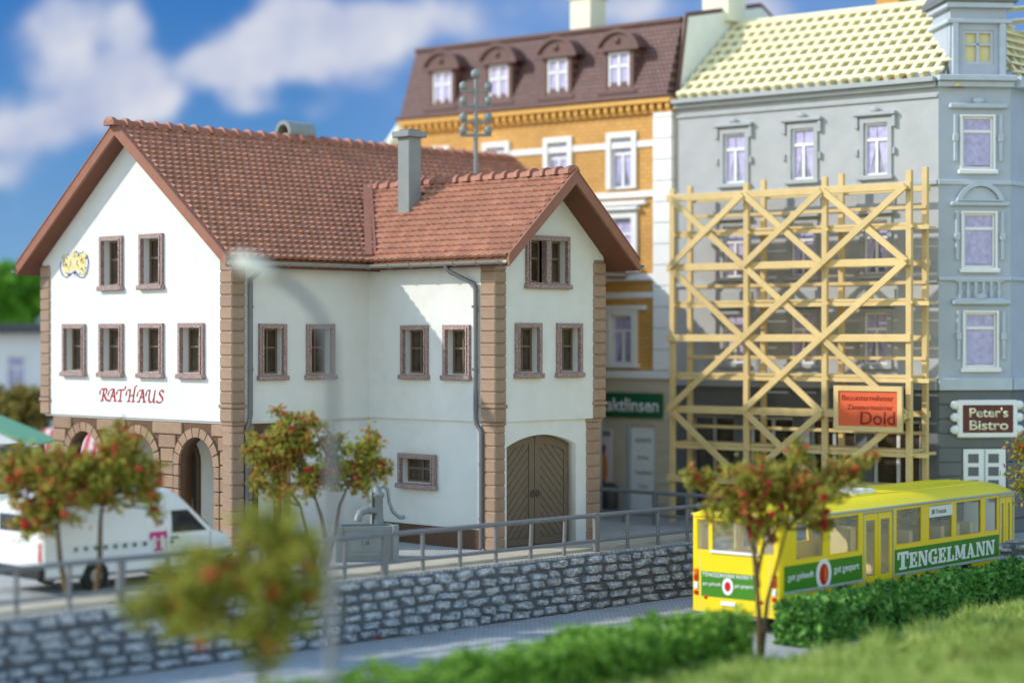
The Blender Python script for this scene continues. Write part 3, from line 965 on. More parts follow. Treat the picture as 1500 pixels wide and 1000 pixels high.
    # thin shadow-line string course where the storeys meet
    # garage door: two leaves with diagonal boards
    for side in (-1, 1):
        cx = 1.785; x0, x1 = (cx - 1.30, cx - .012) if side < 0 else (cx + .012, cx + 1.30)
        Rr = (1.3 ** 2 + .28 ** 2) / (2 * .28); zc = 2.62 + .28 - Rr
        top = lambda x: zc + sqrt(Rr * Rr - (x - cx) ** 2)
        n = 8
        xs = [x0 + (x1 - x0) * i / n for i in range(n + 1)]
        poly = [(x0, .03), (x1, .03)] + [(x, top(x) - .01) for x in xs[::-1]]
        leaf = MB().prism(poly, -.46, -.38).build('garage_door', 'door_brown', root, WG)
        fx0, fx1 = (x0 + .17, x1 - .19) if side < 0 else (x0 + .19, x1 - .17)
        ftop = lambda x: top(x) - .24
        # frame of the leaf
        inn = [(fx0, .22), (fx1, .22)] + [(fx0 + (fx1 - fx0) * (n - i) / n, ftop(fx0 + (fx1 - fx0) * (n - i) / n)) for i in range(n + 1)]
        MB().ring([(x0 + .003, .035), (x1 - .003, .035)] + [(x, top(x) - .015) for x in xs[::-1]], inn, -.381, -.335).build('door_frame', 'door_brown', leaf, WG)
        # diagonal boards clipped to the panel
        wv = .17; k = 0
        c0 = -3.0
        while c0 < 5.5:
            def clip(poly, f):
                res = []
                for i in range(len(poly)):
                    p, q = poly[i], poly[(i + 1) % len(poly)]
                    fp, fq = f(p), f(q)
                    if fp >= 0: res.append(p)
                    if fp * fq < 0:
                        t_ = fp / (fp - fq); res.append((p[0] + (q[0] - p[0]) * t_, p[1] + (q[1] - p[1]) * t_))
                return res
            pl = [(fx0 + .012, .23), (fx1 - .012, .23)] + [(fx0 + .012 + (fx1 - fx0 - .024) * (n - i) / n, ftop(fx0 + (fx1 - fx0) * (n - i) / n) - .01) for i in range(n + 1)]
            sg = 1 if side < 0 else -1
            ff = lambda p: p[1] - sg * (p[0] - cx)
            pl = clip(pl, lambda p: ff(p) - (c0 + .014)); 
            if len(pl) >= 3: pl = clip(pl, lambda p: (c0 + wv * 1.414 - .014) - ff(p))
            if len(pl) >= 3:
                MB().prism(pl, -.381, -.356).build('board', 'door_brown', leaf, WG)
            c0 += wv * 1.414
        # ring handle
        hx = cx - .10 if side < 0 else cx + .10
        ring = [(hx + .055 * cos(t), -.31, 1.36 + .085 * sin(t)) for t in [2 * pi * i / 12 for i in range(13)]]
        MB().tube(ring, .016, 6, False).build('handle', 'iron', leaf, WG, smooth=True)
        # hinge straps
    MB().box(1.735, 1.835, -.37, -.33, 2.78, 2.86, .01).build('lock_plate', 'iron', root, WG)

    # --- roofs
    T1 = .28
    ze, zr, ov, og = 7.45, 11.1, .45, .50
    k1 = (zr - ze) / (L1 / 2 + ov)
    def vprof(half, zt, k, t):
        return [(-half, zt - k * half), (0, zt), (half, zt - k * half), (half, zt - k * half - t), (0, zt - t), (-half, zt - k * half - t)]
    RM = frame((-og, L1 / 2), (0, 1), (1, 0))     # s=v offset, n along ridge
    pr = MB().prism(vprof(L1 / 2 + ov, zr - .05, k1, T1 - .05), 0, L0 + 2 * og).build('roof', 'soffit_brown', root, RM)
    ze2, zr2, hw2, og2 = 7.45, 9.67, 2.45, .85
    k2 = (zr2 - ze2) / hw2
    UC = (U0 + U1) / 2
    RWm = frame((UC, V0 - og2), (1, 0), (0, 1))
    pw = MB().prism(vprof(hw2, zr2 - .05, k2, T1 - .07), 0, og2 - V0 + 2.45).build('wing_roof', 'soffit_brown', root, RWm)
    # bargeboards (rake trim), each its own piece
    def barge(M, half, zt, k, n0, n1, parent):
        for sg in (-1, 1):
            pl = [(0, zt + .03), (sg * (half + .02), zt - k * half + .02), (sg * (half + .02), zt - k * half - .27), (0, zt - .30)]
            MB().prism(pl, n0, n1).build('bargeboard', 'bargeboard', parent, M)
            # narrow verge strip lying over the tile ends
            pl = [(0, zt + .07), (sg * (half + .02), zt - k * half + .06), (sg * (half + .02), zt - k * half + .022), (0, zt + .032)]
            MB().prism(pl, n0 - .02, n1 + .10).build('verge_strip', 'bargeboard', parent, M)
    barge(RM, L1 / 2 + ov, zr, k1, -.07, .01, pr)
    barge(RM, L1 / 2 + ov, zr, k1, L0 + 2 * og - .01, L0 + 2 * og + .07, pr)
    barge(RWm, hw2, zr2, k2, -.07, .01, pw)

    def tiles(name, parent, O, Edir, Udir, Nrm, width, length, pw_, ph_, seed):
        O, Edir, Udir, Nrm = Vector(O), Vector(Edir).normalized(), Vector(Udir).normalized(), Vector(Nrm).normalized()
        rg = random.Random(seed)
        prof = [(0.0, .012), (.30, .0), (.52, .028), (.74, .052), (.92, .040), (1.0, .016)]
        rows = int(length / ph_) + 1; cols = int(width / pw_) + 1
        vs, fs = [], []
        for r in range(rows):
            y0 = r * ph_; y1 = min(y0 + ph_ * 1.12, length)
            sh = (r % 2) * pw_ * .5
            for c in range(-1, cols):
                x0 = c * pw_ + sh; x1 = x0 + pw_
                if x0 < 0: x0 = 0
                if x1 > width: x1 = width
                if x1 - x0 < pw_ * .3: continue
                jl = rg.uniform(-.008, .008); jy = rg.uniform(-.008, .008)
                k = len(vs)
                for (a, hh) in prof:
                    x = x0 + (x1 - x0) * a
                    sag = -.03 * (1 - abs(2 * a - 1.1)) 
                    lo = y0 + jy + sag * .9
                    vs.append(O + Edir * x + Udir * lo + Nrm * (hh * .6 - .02))
                    vs.append(O + Edir * x + Udir * lo + Nrm * (.062 + hh + jl))
                    vs.append(O + Edir * x + Udir * y1 + Nrm * (.002 + hh * .6))
                for i in range(len(prof) - 1):
                    q = k + i * 3
                    fs.append((q, q + 3, q + 4, q + 1)); fs.append((q + 1, q + 4, q + 5, q + 2))
        mb = MB(); mb.v = [tuple(v) for v in vs]; mb.f = fs
        o = mb.build(name, 'roof_tile', parent, fix=False)
        # make sure tiles face outward
        if o.data.polygons[1].normal.dot(Nrm) < 0: o.data.flip_normals()
        o['kind'] = 'stuff'
        return o
    sl1 = hypot(L1 / 2 + ov, zr - ze)
    th1 = math.atan(k1); th2 = math.atan(k2)
    tiles('roof_tiles', pr, (-og, -ov - .03, ze - .01), (1, 0, 0), (0, cos(th1), sin(th1)), (0, -sin(th1), cos(th1)), L0 + 2 * og, sl1 - .05, .235, .232, 1)
    tiles('roof_tiles', pr, (-og, L1 + ov + .03, ze - .01), (1, 0, 0), (0, -cos(th1), sin(th1)), (0, sin(th1), cos(th1)), L0 + 2 * og, sl1 - .05, .235, .232, 2)
    sl2 = hypot(hw2, zr2 - ze2)
    wl = og2 - V0 + 2.4
    tiles('roof_tiles', pw, (UC - hw2 - .03, V0 - og2, ze2 - .01), (0, 1, 0), (cos(th2), 0, sin(th2)), (-sin(th2), 0, cos(th2)), wl, sl2 - .05, .25, .232, 3)
    tiles('roof_tiles', pw, (UC + hw2 + .03, V0 - og2, ze2 - .01), (0, 1, 0), (-cos(th2), 0, sin(th2)), (sin(th2), 0, cos(th2)), wl, sl2 - .05, .25, .232, 4)

    # ridge tiles: half barrels with a raised collar
    def ridge_mesh(L, r):
        mb = MB(); sec = [(0, r * .92), (L * .25, r * .88), (L * .62, r * .98), (L * .70, r * 1.28), (L * .98, r * 1.32), (L * 1.04, r * 1.0)]
        n = 8
        for (x, q) in sec:
            for j in range(n + 1):
                t = pi * j / n
                mb.v.append((x, cos(t) * q * 1.25, sin(t) * q - .05 - (0.04 if j in (0, n) else 0)))
        for i in range(len(sec) - 1):
            for j in range(n):
                k = i * (n + 1) + j
                mb.f.append((k, k + 1, k + n + 2, k + n + 1))
        e = (len(sec) - 1) * (n + 1)
        mb.f.append(tuple(range(n, -1, -1))); mb.f.append(tuple(e + j for j in range(n + 1)))
        me = mb.mesh('ridge_tile', smooth=True); me.materials.append(MATS['ridge_tile'])
        return me
    rmesh = ridge_mesh(.46, .145)
    n = int((L0 + 2 * og) / .46)
    for i in range(n + 1):
        inst('ridge_tile', rmesh, pr, (L0 + og - i * .4625, L1 / 2, zr + .03 + R.uniform(-.01, .01)), (0, R.uniform(-.015, .015), pi + R.uniform(-.02, .02)))
    n = int((wl - .3) / .46)
    for i in range(n + 1):
        inst('ridge_tile', rmesh, pw, (UC, V0 - og2 + .48 + i * .462, zr2 + .03 + R.uniform(-.01, .01)), (0, R.uniform(-.015, .015), -pi / 2 + R.uniform(-.02, .02)))
    # valley flashing
    MB().bar((U0 - .42, -.47, 7.58), (UC - .05, 2.36, 9.74), .20, .12).build('valley_strip', 'bargeboard', pw)
    MB().bar((U0 - .42 + .12, -.47 - .12, 7.64), (UC - .0, 2.24, 9.80), .07, .12).build('valley_strip', 'bargeboard', pw)

    # gutters and brackets
    def gutter(a, b, parent):
        a, b = Vector(a), Vector(b); d = (b - a); Ln = d.length; d.normalize()
        side = Vector((-d.y, d.x, 0)); mb = MB(); n = 8
        for p in (a, b):
            for rr_, rev in ((.10, False), (.082, True)):
                for j in range(n + 1):
                    t = pi + pi * (j if not rev else n - j) / n
                    mb.v.append(tuple(p + side * cos(t) * rr_ + Vector((0, 0, sin(t) * rr_))))
        m_ = 2 * (n + 1)
        for j in range(m_):
            mb.f.append((j, (j + 1) % m_, (j + 1) % m_ + m_, j + m_))
        mb.f.append(tuple(range(m_))); mb.f.append(tuple(range(2 * m_ - 1, m_ - 1, -1)))
        g_ = mb.build('gutter', 'gutter_grey', parent, smooth=True)
        k = max(2, int(Ln / .82))
        for i in range(k + 1):
            p = a + d * (Ln * (i + .15) / (k + .3))
            ring = [tuple(p + side * cos(t) * .107 + Vector((0, 0, sin(t) * .107))) for t in [pi + pi * j / 6 for j in range(7)]]
            MB().tube(ring, .020, 6).build('bracket', 'gutter_grey', g_, smooth=True)
    zg = ze - .11
    gutter((-og - .05, -ov - .10, zg), (U0 - .40, -ov - .10, zg), pr)
    gutter((U0 - .50, -ov - .0, zg), (U0 - .50, V0 - og2 + .02, zg), pw)
    gutter((U1 + .50, V0 - og2 - .08, zg), (U1 + .50, -.4, zg), pw)
    gutter((-og - .12, L1 + ov + .10, zg), (L0 + og, L1 + ov + .10, zg), pr)
    gutter((U1 + .6, -ov - .10, zg), (L0 + og, -ov - .10, zg), pr)
    # downpipes
    def pipe(M, pts, parent):
        o = MB().tube(pts, .06, 10).build('downpipe', 'pipe_grey', parent, M, smooth=True)
        for z in (6.2, 4.6, 2.2, .8):
            pz = [p for p in pts if abs(p[2] - z) < 3]
            x = pts[3][0] if z > 3.4 else pts[-1][0]; nn = pts[3][1] if z > 3.4 else pts[-1][1]
            MB().lathe([(.072, -.03), (.072, .03)], 10, (x, nn, z)).build('pipe_clip', 'pipe_grey', o, M)
    pipe(WS, [(3.52, .50, zg - .05), (3.52, .48, zg - .16), (3.62, .42, zg - .26), (4.16, .10, 6.78), (4.20, .09, 6.6), (4.20, .09, 3.35), (4.20, .05, 3.2), (4.32, .02, 3.05), (4.33, .02, 2.9), (4.33, .02, .04)], root)
    pipe(LW, [(.58, .55, zg - .05), (.58, .5, zg - .16), (.56, .42, zg - .26), (.52, .10, 6.9), (.52, .09, 6.7), (.52, .09, 3.45), (.50, .06, 3.25), (.46, .03, 3.1), (.45, .03, 2.9), (.45, .03, .04)], root)

    # chimney on the wing roof
    ch = MB().box(5.60, 6.05, -.52, -.07, 8.2, 10.85, .012).build('chimney', 'grey_plastic', root)
    MB().box(5.48, 6.17, -.64, .05, 10.85, 11.02, .02).build('chimney_cap', 'grey_plastic', ch)
    MB().box(5.62, 6.03, -.50, -.09, 11.015, 11.07, .01).build('flue_rim', 'pipe_grey', ch)
    # barrel ventilator beyond the main ridge
    VT = frame((5.5, 4.75), (0, 1), (1, 0))
    seg = 20
    oc = [(.36 * cos(2 * pi * i / seg), 11.32 + .36 * sin(2 * pi * i / seg)) for i in range(seg)]
    ic = [(.24 * cos(2 * pi * i / seg), 11.32 + .24 * sin(2 * pi * i / seg)) for i in range(seg)]
    vt = MB().ring(oc, ic, 0, .95).build('roof_ventilator', 'grey_plastic', root, VT, smooth=True)
    MB().prism(ic, .3, .36).build('ventilator_dark_hole', 'dark_inside', vt, VT)  # near-black disc inside the barrel, colours in the shade of its open mouth
    MB().box(-.2, .2, .1, .85, 10.5, 11.02).build('ventilator_base', 'grey_plastic', vt, VT)
    # telephone mast standing on the roof
    mu, mv = 9.63, 1.0
    ms = MB().tube([(mu, mv, 8.3), (mu, mv, 13.0)], [.07, .055], 10).build('telephone_mast', 'grey_plastic', root, smooth=True)
    MB().ball((mu, mv, 13.05), .15, 12, 8).build('mast_finial', 'grey_plastic', ms, smooth=True)
    ball = MB().lathe([(.03, -.02), (.07, .0), (.09, .06), (.085, .13), (.05, .17), (.02, .19)], 10).mesh('insulator', smooth=True); ball.materials.append(MATS['grey_plastic'])
    dirv = Vector((cos(-radians(45)), sin(-radians(45)), 0))
    for z in (12.56, 12.13, 11.66, 11.28):
        p, q = Vector((mu, mv, z)) - dirv * .46, Vector((mu, mv, z)) + dirv * .46
        MB().bar(p, q, .09, .085, c=.015).build('crossarm', 'grey_plastic', ms)
        for t_ in (-.36, .36):
            c_ = Vector((mu, mv, z + .05)) + dirv * t_
            inst('insulator', ball, ms, c_, (0, 0, 0), (1.35, 1.35, 1.2))

    # lettering and crest on the gable
    lt = root
    x = 0.0; h_ = .33
    total = sum(LET[c][1] for c in 'RATHAUS')
    sc = 2.86 / (total * h_)
    Mt = G @ Matrix(((-1, 0, 0, 5.86), (0, 1, 0, .004), (0, 0, 1, 3.70), (0, 0, 0, 1)))
    Msc = Mt @ Matrix.Diagonal((sc, 1, 1, 1))
    for c in 'RATHAUS':
        st, adv = LET[c]
        nib_text(st, x * h_ + .05, 0, h_, .038).build('letter', 'red_paint', lt, Msc)
        x += adv
    # crest: two rampant yellow figures under a crown, dark outlined scroll
    cr_M = G @ Matrix(((-1, 0, 0, 7.80), (0, 1, 0, .004), (0, 0, 1, 7.05), (0, 0, 0, 1)))
    def blob(pts, n0, n1, m, parent=None, name='crest'):
        return MB().prism(pts, n0, n1).build(name, m, parent, cr_M)
    def ell(cx, cz, rx, rz, k=14, wob=0.0, sd=0):
        return [(cx + rx * cos(2 * pi * i / k) * (1 + wob * mnoise.noise(Vector((i * 1.7, sd, 0)))), cz + rz * sin(2 * pi * i / k) * (1 + wob * mnoise.noise(Vector((i * 1.3, sd, 5))))) for i in range(k)]
    base = blob(ell(.74, .40, .70, .36, 26, .18, 1), 0, .006, 'crest_lilac', root)
    for i, (cx, cz, rx, rz) in enumerate([(.40, .40, .26, .20), (1.02, .42, .27, .22), (.70, .62, .16, .14), (.70, .32, .24, .10), (.34, .24, .16, .10), (1.10, .22, .18, .12), (1.18, .60, .12, .12), (.24, .56, .11, .12)]):
        blob(ell(cx, cz, rx, rz, 14, .5, i * 7), .006, .012 + i * .0006, 'crest_yellow', base, 'crest_figure')
    blob(ell(1.14, .45, .07, .06, 8, .4, 91), .012, .02, 'crest_orange', base, 'crest_figure')
    rc = random.Random(21)
    strokes = [[(.06, .48), (.04, .25), (.16, .1), (.34, .03), (.46, .1), (.6, .15)], [(.86, .14), (.98, .03), (1.2, .02), (1.36, .16), (1.42, .42), (1.36, .64)],
               [(.52, .50), (.56, .40), (.50, .33)], [(.90, .50), (.86, .40), (.93, .33)], [(.6, .15), (.74, .19), (.86, .14)]]
    for _ in range(46):
        t_ = rc.uniform(0, 2 * pi); q = rc.uniform(.55, 1.0)
        a_, b_ = .74 + .66 * q * cos(t_), .41 + .36 * q * sin(t_)
        d_ = rc.uniform(0, pi); l_ = rc.uniform(.02, .07)
        strokes.append([(a_, b_), (a_ + l_ * cos(d_), b_ + l_ * sin(d_) * .8), (a_ + l_ * 1.6 * cos(d_ + .5), b_ + l_ * 1.3 * sin(d_ + .5))])
    for pts in strokes:
        MB().tube([(a_, .014, b_) for a_, b_ in pts], .011, 5).build('crest_outline', 'crest_blue', base, cr_M)
    return root
TH_ROOT = build_town_hall()

# ------------------------------------------------------------------ water pump and trough beside the wing
def build_pump():
    root = empty('water_trough', (-3.62, 50.0, 0), radians(14))
    tag(root, 'grey panelled trough with hand pump beside the wing wall', 'trough')
    MB().ring([(-.72, -.45), (.72, -.45), (.72, .45), (-.72, .45)], [(-.62, -.35), (.62, -.35), (.62, .35), (-.62, .35)], 0.0, .84).build('basin', 'grey_plastic', root, Matrix(((1, 0, 0, 0), (0, 0, 1, 0), (0, 1, 0, 0), (0, 0, 0, 1))))
    MB().box(-.63, .63, -.36, .36, .02, .5).build('water', 'pane_van', root)
    MB().box(-.78, -.60, -.51, -.40, 0, .88, .02).build('corner_post', 'grey_plastic', root)
    MB().box(.62, .78, -.51, -.40, 0, .88, .02).build('corner_post', 'grey_plastic', root)
    MB().ring(rect(-.55, .55, .14, .72), rect(-.47, .47, .22, .64), -.03, .03).build('panel_moulding', 'grey_plastic', root, frame((0, -.45), (1, 0), (0, -1)))
    MB().ring([(.1 * cos(t), .45 + .1 * sin(t)) for t in [2 * pi * i / 14 for i in range(14)]], [(.06 * cos(t), .45 + .06 * sin(t)) for t in [2 * pi * i / 14 for i in range(14)]], -.02, .05).build('medallion', 'grey_plastic', root, frame((0, -.45), (1, 0), (0, -1)), smooth=True)
    pm = MB().lathe([(.18, .0), (.18, .9), (.16, .95), (.15, 1.45), (.19, 1.5), (.19, 1.56), (.12, 1.6), (.06, 1.72), (.03, 1.76)], 16, (.42, .52, 0)).build('pump_body', 'grey_plastic', root, smooth=True)
    MB().tube([(.36, .42, 1.14), (.12, .2, 1.18), (-.08, .05, 1.14), (-.14, 0, 1.02), (-.15, -.01, .94)], [.09, .09, .09, .095, .10], 10).build('spout', 'grey_plastic', pm, smooth=True)
    MB().tube([(.42, .52, 1.66), (.58, .50, 1.75), (.68, .48, 1.66), (.72, .46, 1.35), (.80, .44, 1.12), (.95, .42, .98), (1.05, .41, .97), (1.1, .41, 1.0)], [.04, .045, .045, .045, .045, .05, .055, .05], 8).build('handle', 'grey_plastic', pm, smooth=True)
    MB().tube([(.30, .40, .80), (.30, .40, 1.6)], .03, 6).build('rod', 'iron', pm, smooth=True)
build_pump()

# ------------------------------------------------------------------ the terrace behind: ochre house, grey corner house
FO = Vector((4.95, 62.0)); FR = atan2(-0.635, 0.772)
FM = frame((0, 0), (1, 0), (0, -1))

def house_window(root, M, a, b, z0, z1, m_sur, sw=.14, hood=None, sill=True, mid=True, proj=.08, transom=.68, label=None):
    """opening a..b, z0..z1; surround band around it; white frame, transom, curtain pane."""
    w_ = MB().ring(rect(a - sw, b + sw, z0 - .02, z1 + sw), rect(a, b, z0, z1), -.03, proj).build('window', m_sur, root, M)
    if sill: MB().box(a - sw - .06, b + sw + .06, -.02, proj + .07, z0 - .14, z0 - .02, .02).build('sill', m_sur, w_, M)
    if hood == 'flat':
        MB().box(a - sw - .10, b + sw + .10, -.02, proj + .12, z1 + sw + .02, z1 + sw + .14, .03).build('hood', m_sur, w_, M)
    if hood == 'ears':
        MB().box(a - sw - .16, b + sw + .16, -.02, proj + .10, z1 + sw + .06, z1 + sw + .17, .03).build('hood', m_sur, w_, M)
        for x in (a - sw - .14, b + sw + .02):
            MB().box(x, x + .12, -.02, proj + .05, z1 - .15, z1 + sw + .05, .02).build('hood_ear', m_sur, w_, M)
            MB().box(x + .01, x + .11, -.02, proj + .03, z0 + .55, z0 + .75, .02).build('side_knob', m_sur, w_, M)
        c = (a + b) / 2
        MB().ball((c, proj + .05, z1 + sw + .24), .09, 8, 6, (1.6, .6, 1)).build('hood_rosette', m_sur, w_, M, smooth=True)
    if hood == 'arch':
        c = (a + b) / 2; hf = (b - a) / 2 + sw + .1
        o_ = arch_pts(c, hf, z1 + sw + .10, z1 + sw + .16, 12, .42); i_ = arch_pts(c, hf - .12, z1 + sw + .16, z1 + sw + .18, 12, .32)
        MB().ring(o_, i_, -.02, proj + .12).build('hood', m_sur, w_, M)
        MB().prism(i_, -.02, proj).build('tympanum', m_sur, w_, M)
        MB().box(a - sw - .2, b + sw + .2, -.02, proj + .10, z1 + sw + .02, z1 + sw + .12, .02).build('hood_bar', m_sur, w_, M)
    fr = MB().ring(rect(a, b, z0, z1), rect(a + .06, b - .06, z0 + .06, z1 - .06), -.10, -.04)
    zt = z0 + (z1 - z0) * transom
    fr.box(a + .05, b - .05, -.095, -.03, zt - .04, zt + .04)
    if mid: fr.box((a + b) / 2 - .04, (a + b) / 2 + .04, -.095, -.035, z0 + .05, zt)
    fr.build('sash', 'white_trim', w_, M)
    p_ = MB().box(a + .03, b - .03, -.12, -.085, z0 + .03, z1 - .03).build('pane', 'pane_far', w_, M)
    c = (a + b) / 2
    # drawn curtains behind the sash: two leaves that part at the foot
    if not mid: MB().box(a + .07, b - .07, -.084, -.072, z0 + .07 + .1 * ((z0 * 7) % 1), z1 - .07).build('curtain', 'lilac_curtain', w_, M)
    for sg in (-1, 1) if mid else ():
        e = a + .06 if sg < 0 else b - .06
        MB().prism([(e, z0 + .07), (e - sg * .08, z0 + .07), (c + sg * .02, zt - .05), (c + sg * .02, z1 - .07), (e, z1 - .07)], -.084, -.072).build('curtain', 'lilac_curtain', w_, M)
    if label: w_['label'] = label
    return rect(a, b, z0, z1)

def build_ochre():
    root = empty('terraced_house', (FO.x, FO.y, 0), FR)
    tag(root, 'ochre brick terraced house with white trim and dark brown dormer mansard', 'building')
    W = 11.1; D = 6.5
    holes = []
    for c in (-2.0, -4.5, -7.05, -9.6):
        holes.append(house_window(root, FM, c - .40, c + .40, 10.02, 11.58, 'white_trim', .17, None, False, True, .09))
        holes.append(house_window(root, FM, c - .40, c + .40, 7.55, 9.10, 'white_trim', .2, 'flat', True, True, .10))
        holes.append(house_window(root, FM, c - .40, c + .40, 4.62, 6.10, 'white_trim', .2, None, True, True, .10))
        for z in (9.52, 6.3):
            MB().box(c - .95, c + .95, -.02, .13, z - .04, z + .10, .02).build('window_cornice', 'white_trim', root, FM)
    sheet('brick_wall', 'ochre_brick', root, FM, rect(-W, -.01, 4.2, 12.4), holes, -.25, 0)
    for z0, z1, d in ((9.70, 9.90, .10), (7.16, 7.36, .12), (4.16, 4.40, .15), (11.24, 11.44, .05), (6.62, 6.80, .06)):
        MB().box(-W - .02, -.02, -.02, d, z0, z1, .02).build('string_course', 'white_trim', root, FM)
    for x0, x1 in ((-.74, -.03), (-W, -W + .6)):
        z = 4.41
        while z < 12.2:
            MB().box(x0, x1, -.02, .16, z + .006, min(z + .64, 12.25) - .006, .02).build('pilaster_block', 'white_trim', root, FM)
            z += .64
    MB().box(-W - .1, .0, -.1, .30, 12.52, 12.70, .03).build('cornice', 'ochre_trim', root, FM)
    MB().box(-W - .12, .0, -.1, .36, 12.70, 12.80, .02).build('cornice', 'brown_roof_trim', root, FM)
    MB().box(-W, -.0, -.05, .10, 12.26, 12.34, .0).build('cornice', 'ochre_trim', root, FM)
    dm = MB().box(-.07, .07, 0, .24, 12.34, 12.52, .01).mesh('dentil', FM); dm.materials.append(MATS['ochre_trim'])
    k = 38
    for i in range(k):
        inst('dentil', dm, root, (-W + .15 + i * (W - .3) / (k - 1), 0, 0))
    # side and rear walls
    MB().box(-W, -W + .25, .25, D, 0, 12.7).build('side_wall', 'cream_wall', root)
    MB().box(-W + .25, -.13, D - .25, D, 0, 14.6).build('rear_wall', 'beige_wall', root)
    # fire wall on the right, pale
    MB().prism([(0.26, 0), (.26, 12.75), (.72, 15.2), (4.85, 16.0), (D, 15.2), (D, 0)], -.14, -.012).build('fire_wall', 'firewall', root, frame((0, 0), (0, 1), (1, 0)))
    cp = MB()
    for p, q in (((.24, 12.8), (.70, 15.22)), ((.70, 15.22), (4.85, 16.03)), ((4.85, 16.03), (D, 15.22))):
        cp.bar((-.08, p[0], p[1]), (-.08, q[0], q[1]), .24, .08, (1, 0, 0))
    cp.build('fire_wall_coping', 'brown_roof_trim', root)
    MB().prism([(0.26, 4.25), (.26, 12.75), (.72, 15.2), (4.85, 16.0), (D, 15.2), (D, 4.25)], -W - .02, -W - .14).build('fire_wall', 'cream_wall', root, frame((0, 0), (0, 1), (1, 0)))
    # mansard
    ms = MB().prism([(-.25, 12.80), (.56, 15.10), (4.8, 15.9), (D - .1, 15.1), (D - .1, 12.8)], -W + .01, -.145).build('mansard', 'mansard_tile', root, frame((0, 0), (0, 1), (1, 0)))
    MB().box(-W + .0, -.15, .47, .72, 15.06, 15.20, .03).build('mansard_ridge', 'brown_roof_trim', ms)
    for c in (-9.3, -6.87, -4.45, -2.04):
        dr = empty('dormer', (0, 0, 0)); dr.parent = root
        body = MB().box(c - .62, c + .62, -.75, .06, 12.98, 14.30, .03).build('cheeks', 'mansard_tile', dr, FM)
        MB().prism(arch_pts(c, .80, 14.30, 14.34, 14, .52), -.75, .20).build('hood', 'brown_roof_trim', dr, FM)
        MB().ring(arch_pts(c, .84, 14.24, 14.32, 14, .60), arch_pts(c, .70, 14.36, 14.38, 14, .42), .20, .28).build('hood_rim', 'brown_roof_trim', dr, FM)
        MB().ball((c, .22, 14.56), .11, 8, 6, (1, .5, 1)).build('hood_boss', 'brown_roof_trim', dr, FM, smooth=True)
        for sg in (-1, 1):
            MB().box(c + sg * .50 - .09, c + sg * .50 + .09, .05, .16, 12.98, 14.28, .02).build('jamb', 'brown_roof_trim', dr, FM)
        MB().box(c - .72, c + .72, .04, .24, 12.90, 13.02, .02).build('sill', 'brown_roof_trim', dr, FM)
        fr = MB().ring(rect(c - .40, c + .40, 13.04, 14.22), rect(c - .33, c + .33, 13.12, 14.14), .05, .12)
        fr.box(c - .045, c + .045, .055, .115, 13.1, 14.16).box(c - .35, c + .35, .055, .115, 13.74, 13.82).build('sash', 'white_trim', dr, FM)
        MB().box(c - .36, c + .36, .058, .075, 13.1, 14.16).build('pane', 'lilac_curtain', dr, FM)
    # chimneys
    for cx, cy, s_, z0, z1 in ((-4.55, 1.6, .42, 15.0, 17.2), (-.3, 3.1, .5, 15.3, 17.2)):
        c_ = MB().box(cx - s_, cx + s_, cy - s_, cy + s_, z0, z1, .02).build('chimney', 'cream_wall', root)
        MB().box(cx - s_ - .09, cx + s_ + .09, cy - s_ - .09, cy + s_ + .09, z0 + 1.3, z0 + 1.46, .02).build('chimney_band', 'cream_wall', c_)
    # shop on the ground floor
    door_h = rect(-1.72, -.76, -.02, 2.72)
    sheet('shop_wall', 'beige_wall', root, FM, [(-W, 0), (-1.72, 0), (-1.72, 2.72), (-.76, 2.72), (-.76, 0), (-.01, 0), (-.01, 4.16), (-W, 4.16)], [], -.25, .03)
    z = .32
    while z < 2.9:
        for x0, x1 in ((-2.25, -1.85), (-.70, -.05)):
            MB().box(x0 + .01, x1 - .01, .02, .055, z, z + .30, .012).build('shop_stone', 'beige_wall', root, FM)
        z += .32
    sg = MB().box(-6.4, -.42, .03, .16, 2.96, 3.72, .02).build('shop_sign', 'green_sign', root, FM)
    text('sign_text', 'Kontaktlinsen', 'white_plastic', sg, FM, -3.62, 3.14, .42, .165, 3.1, .012)
    dd = MB().box(-1.70, -.78, -.14, -.06, .03, 2.70, .01).build('shop_door', 'white_trim', root, FM)
    for zt, s_, tx in ((2.20, .62, 'AUGENOPTIK'), (1.68, .40, 'Brillen'), (1.22, .64, 'Kontaktlinsen'), (.78, .34, 'Optik')):
        text('door_text', tx, 'grey_text', dd, FM, -1.24 - s_ / 2, zt, .13, -.058, s_)
    MB().box(-1.80, -1.70, -.1, .07, 0, 2.78, .01).build('door_jamb', 'grey_trim', dd, FM)
    po = MB().box(-2.98, -2.36, .03, .06, .12, 2.58, .005).build('poster', 'poster_pink', root, FM)
    MB().prism([(-2.86, .95), (-2.62, .85), (-2.50, 1.25), (-2.56, 1.75), (-2.76, 1.85), (-2.9, 1.4)], .06, .068).build('poster_print', 'poster_orange', po, FM)
    MB().prism([(-2.80, 1.85), (-2.62, 1.80), (-2.58, 2.05), (-2.72, 2.12)], .061, .072).build('poster_print', 'poster_plum', po, FM)
    MB().prism([(-2.78, .82), (-2.62, .82), (-2.60, 1.0), (-2.76, 1.0)], .069, .074).build('poster_print', 'poster_plum', po, FM)
    MB().prism([(-2.72, .40), (-2.56, .36), (-2.52, .62), (-2.66, .70)], .061, .072).build('poster_print', 'grey_text', po, FM)
    MB().box(-2.94, -2.4, .061, .068, 2.36, 2.52).build('poster_print', 'grey_text', po, FM)
    return root
build_ochre()

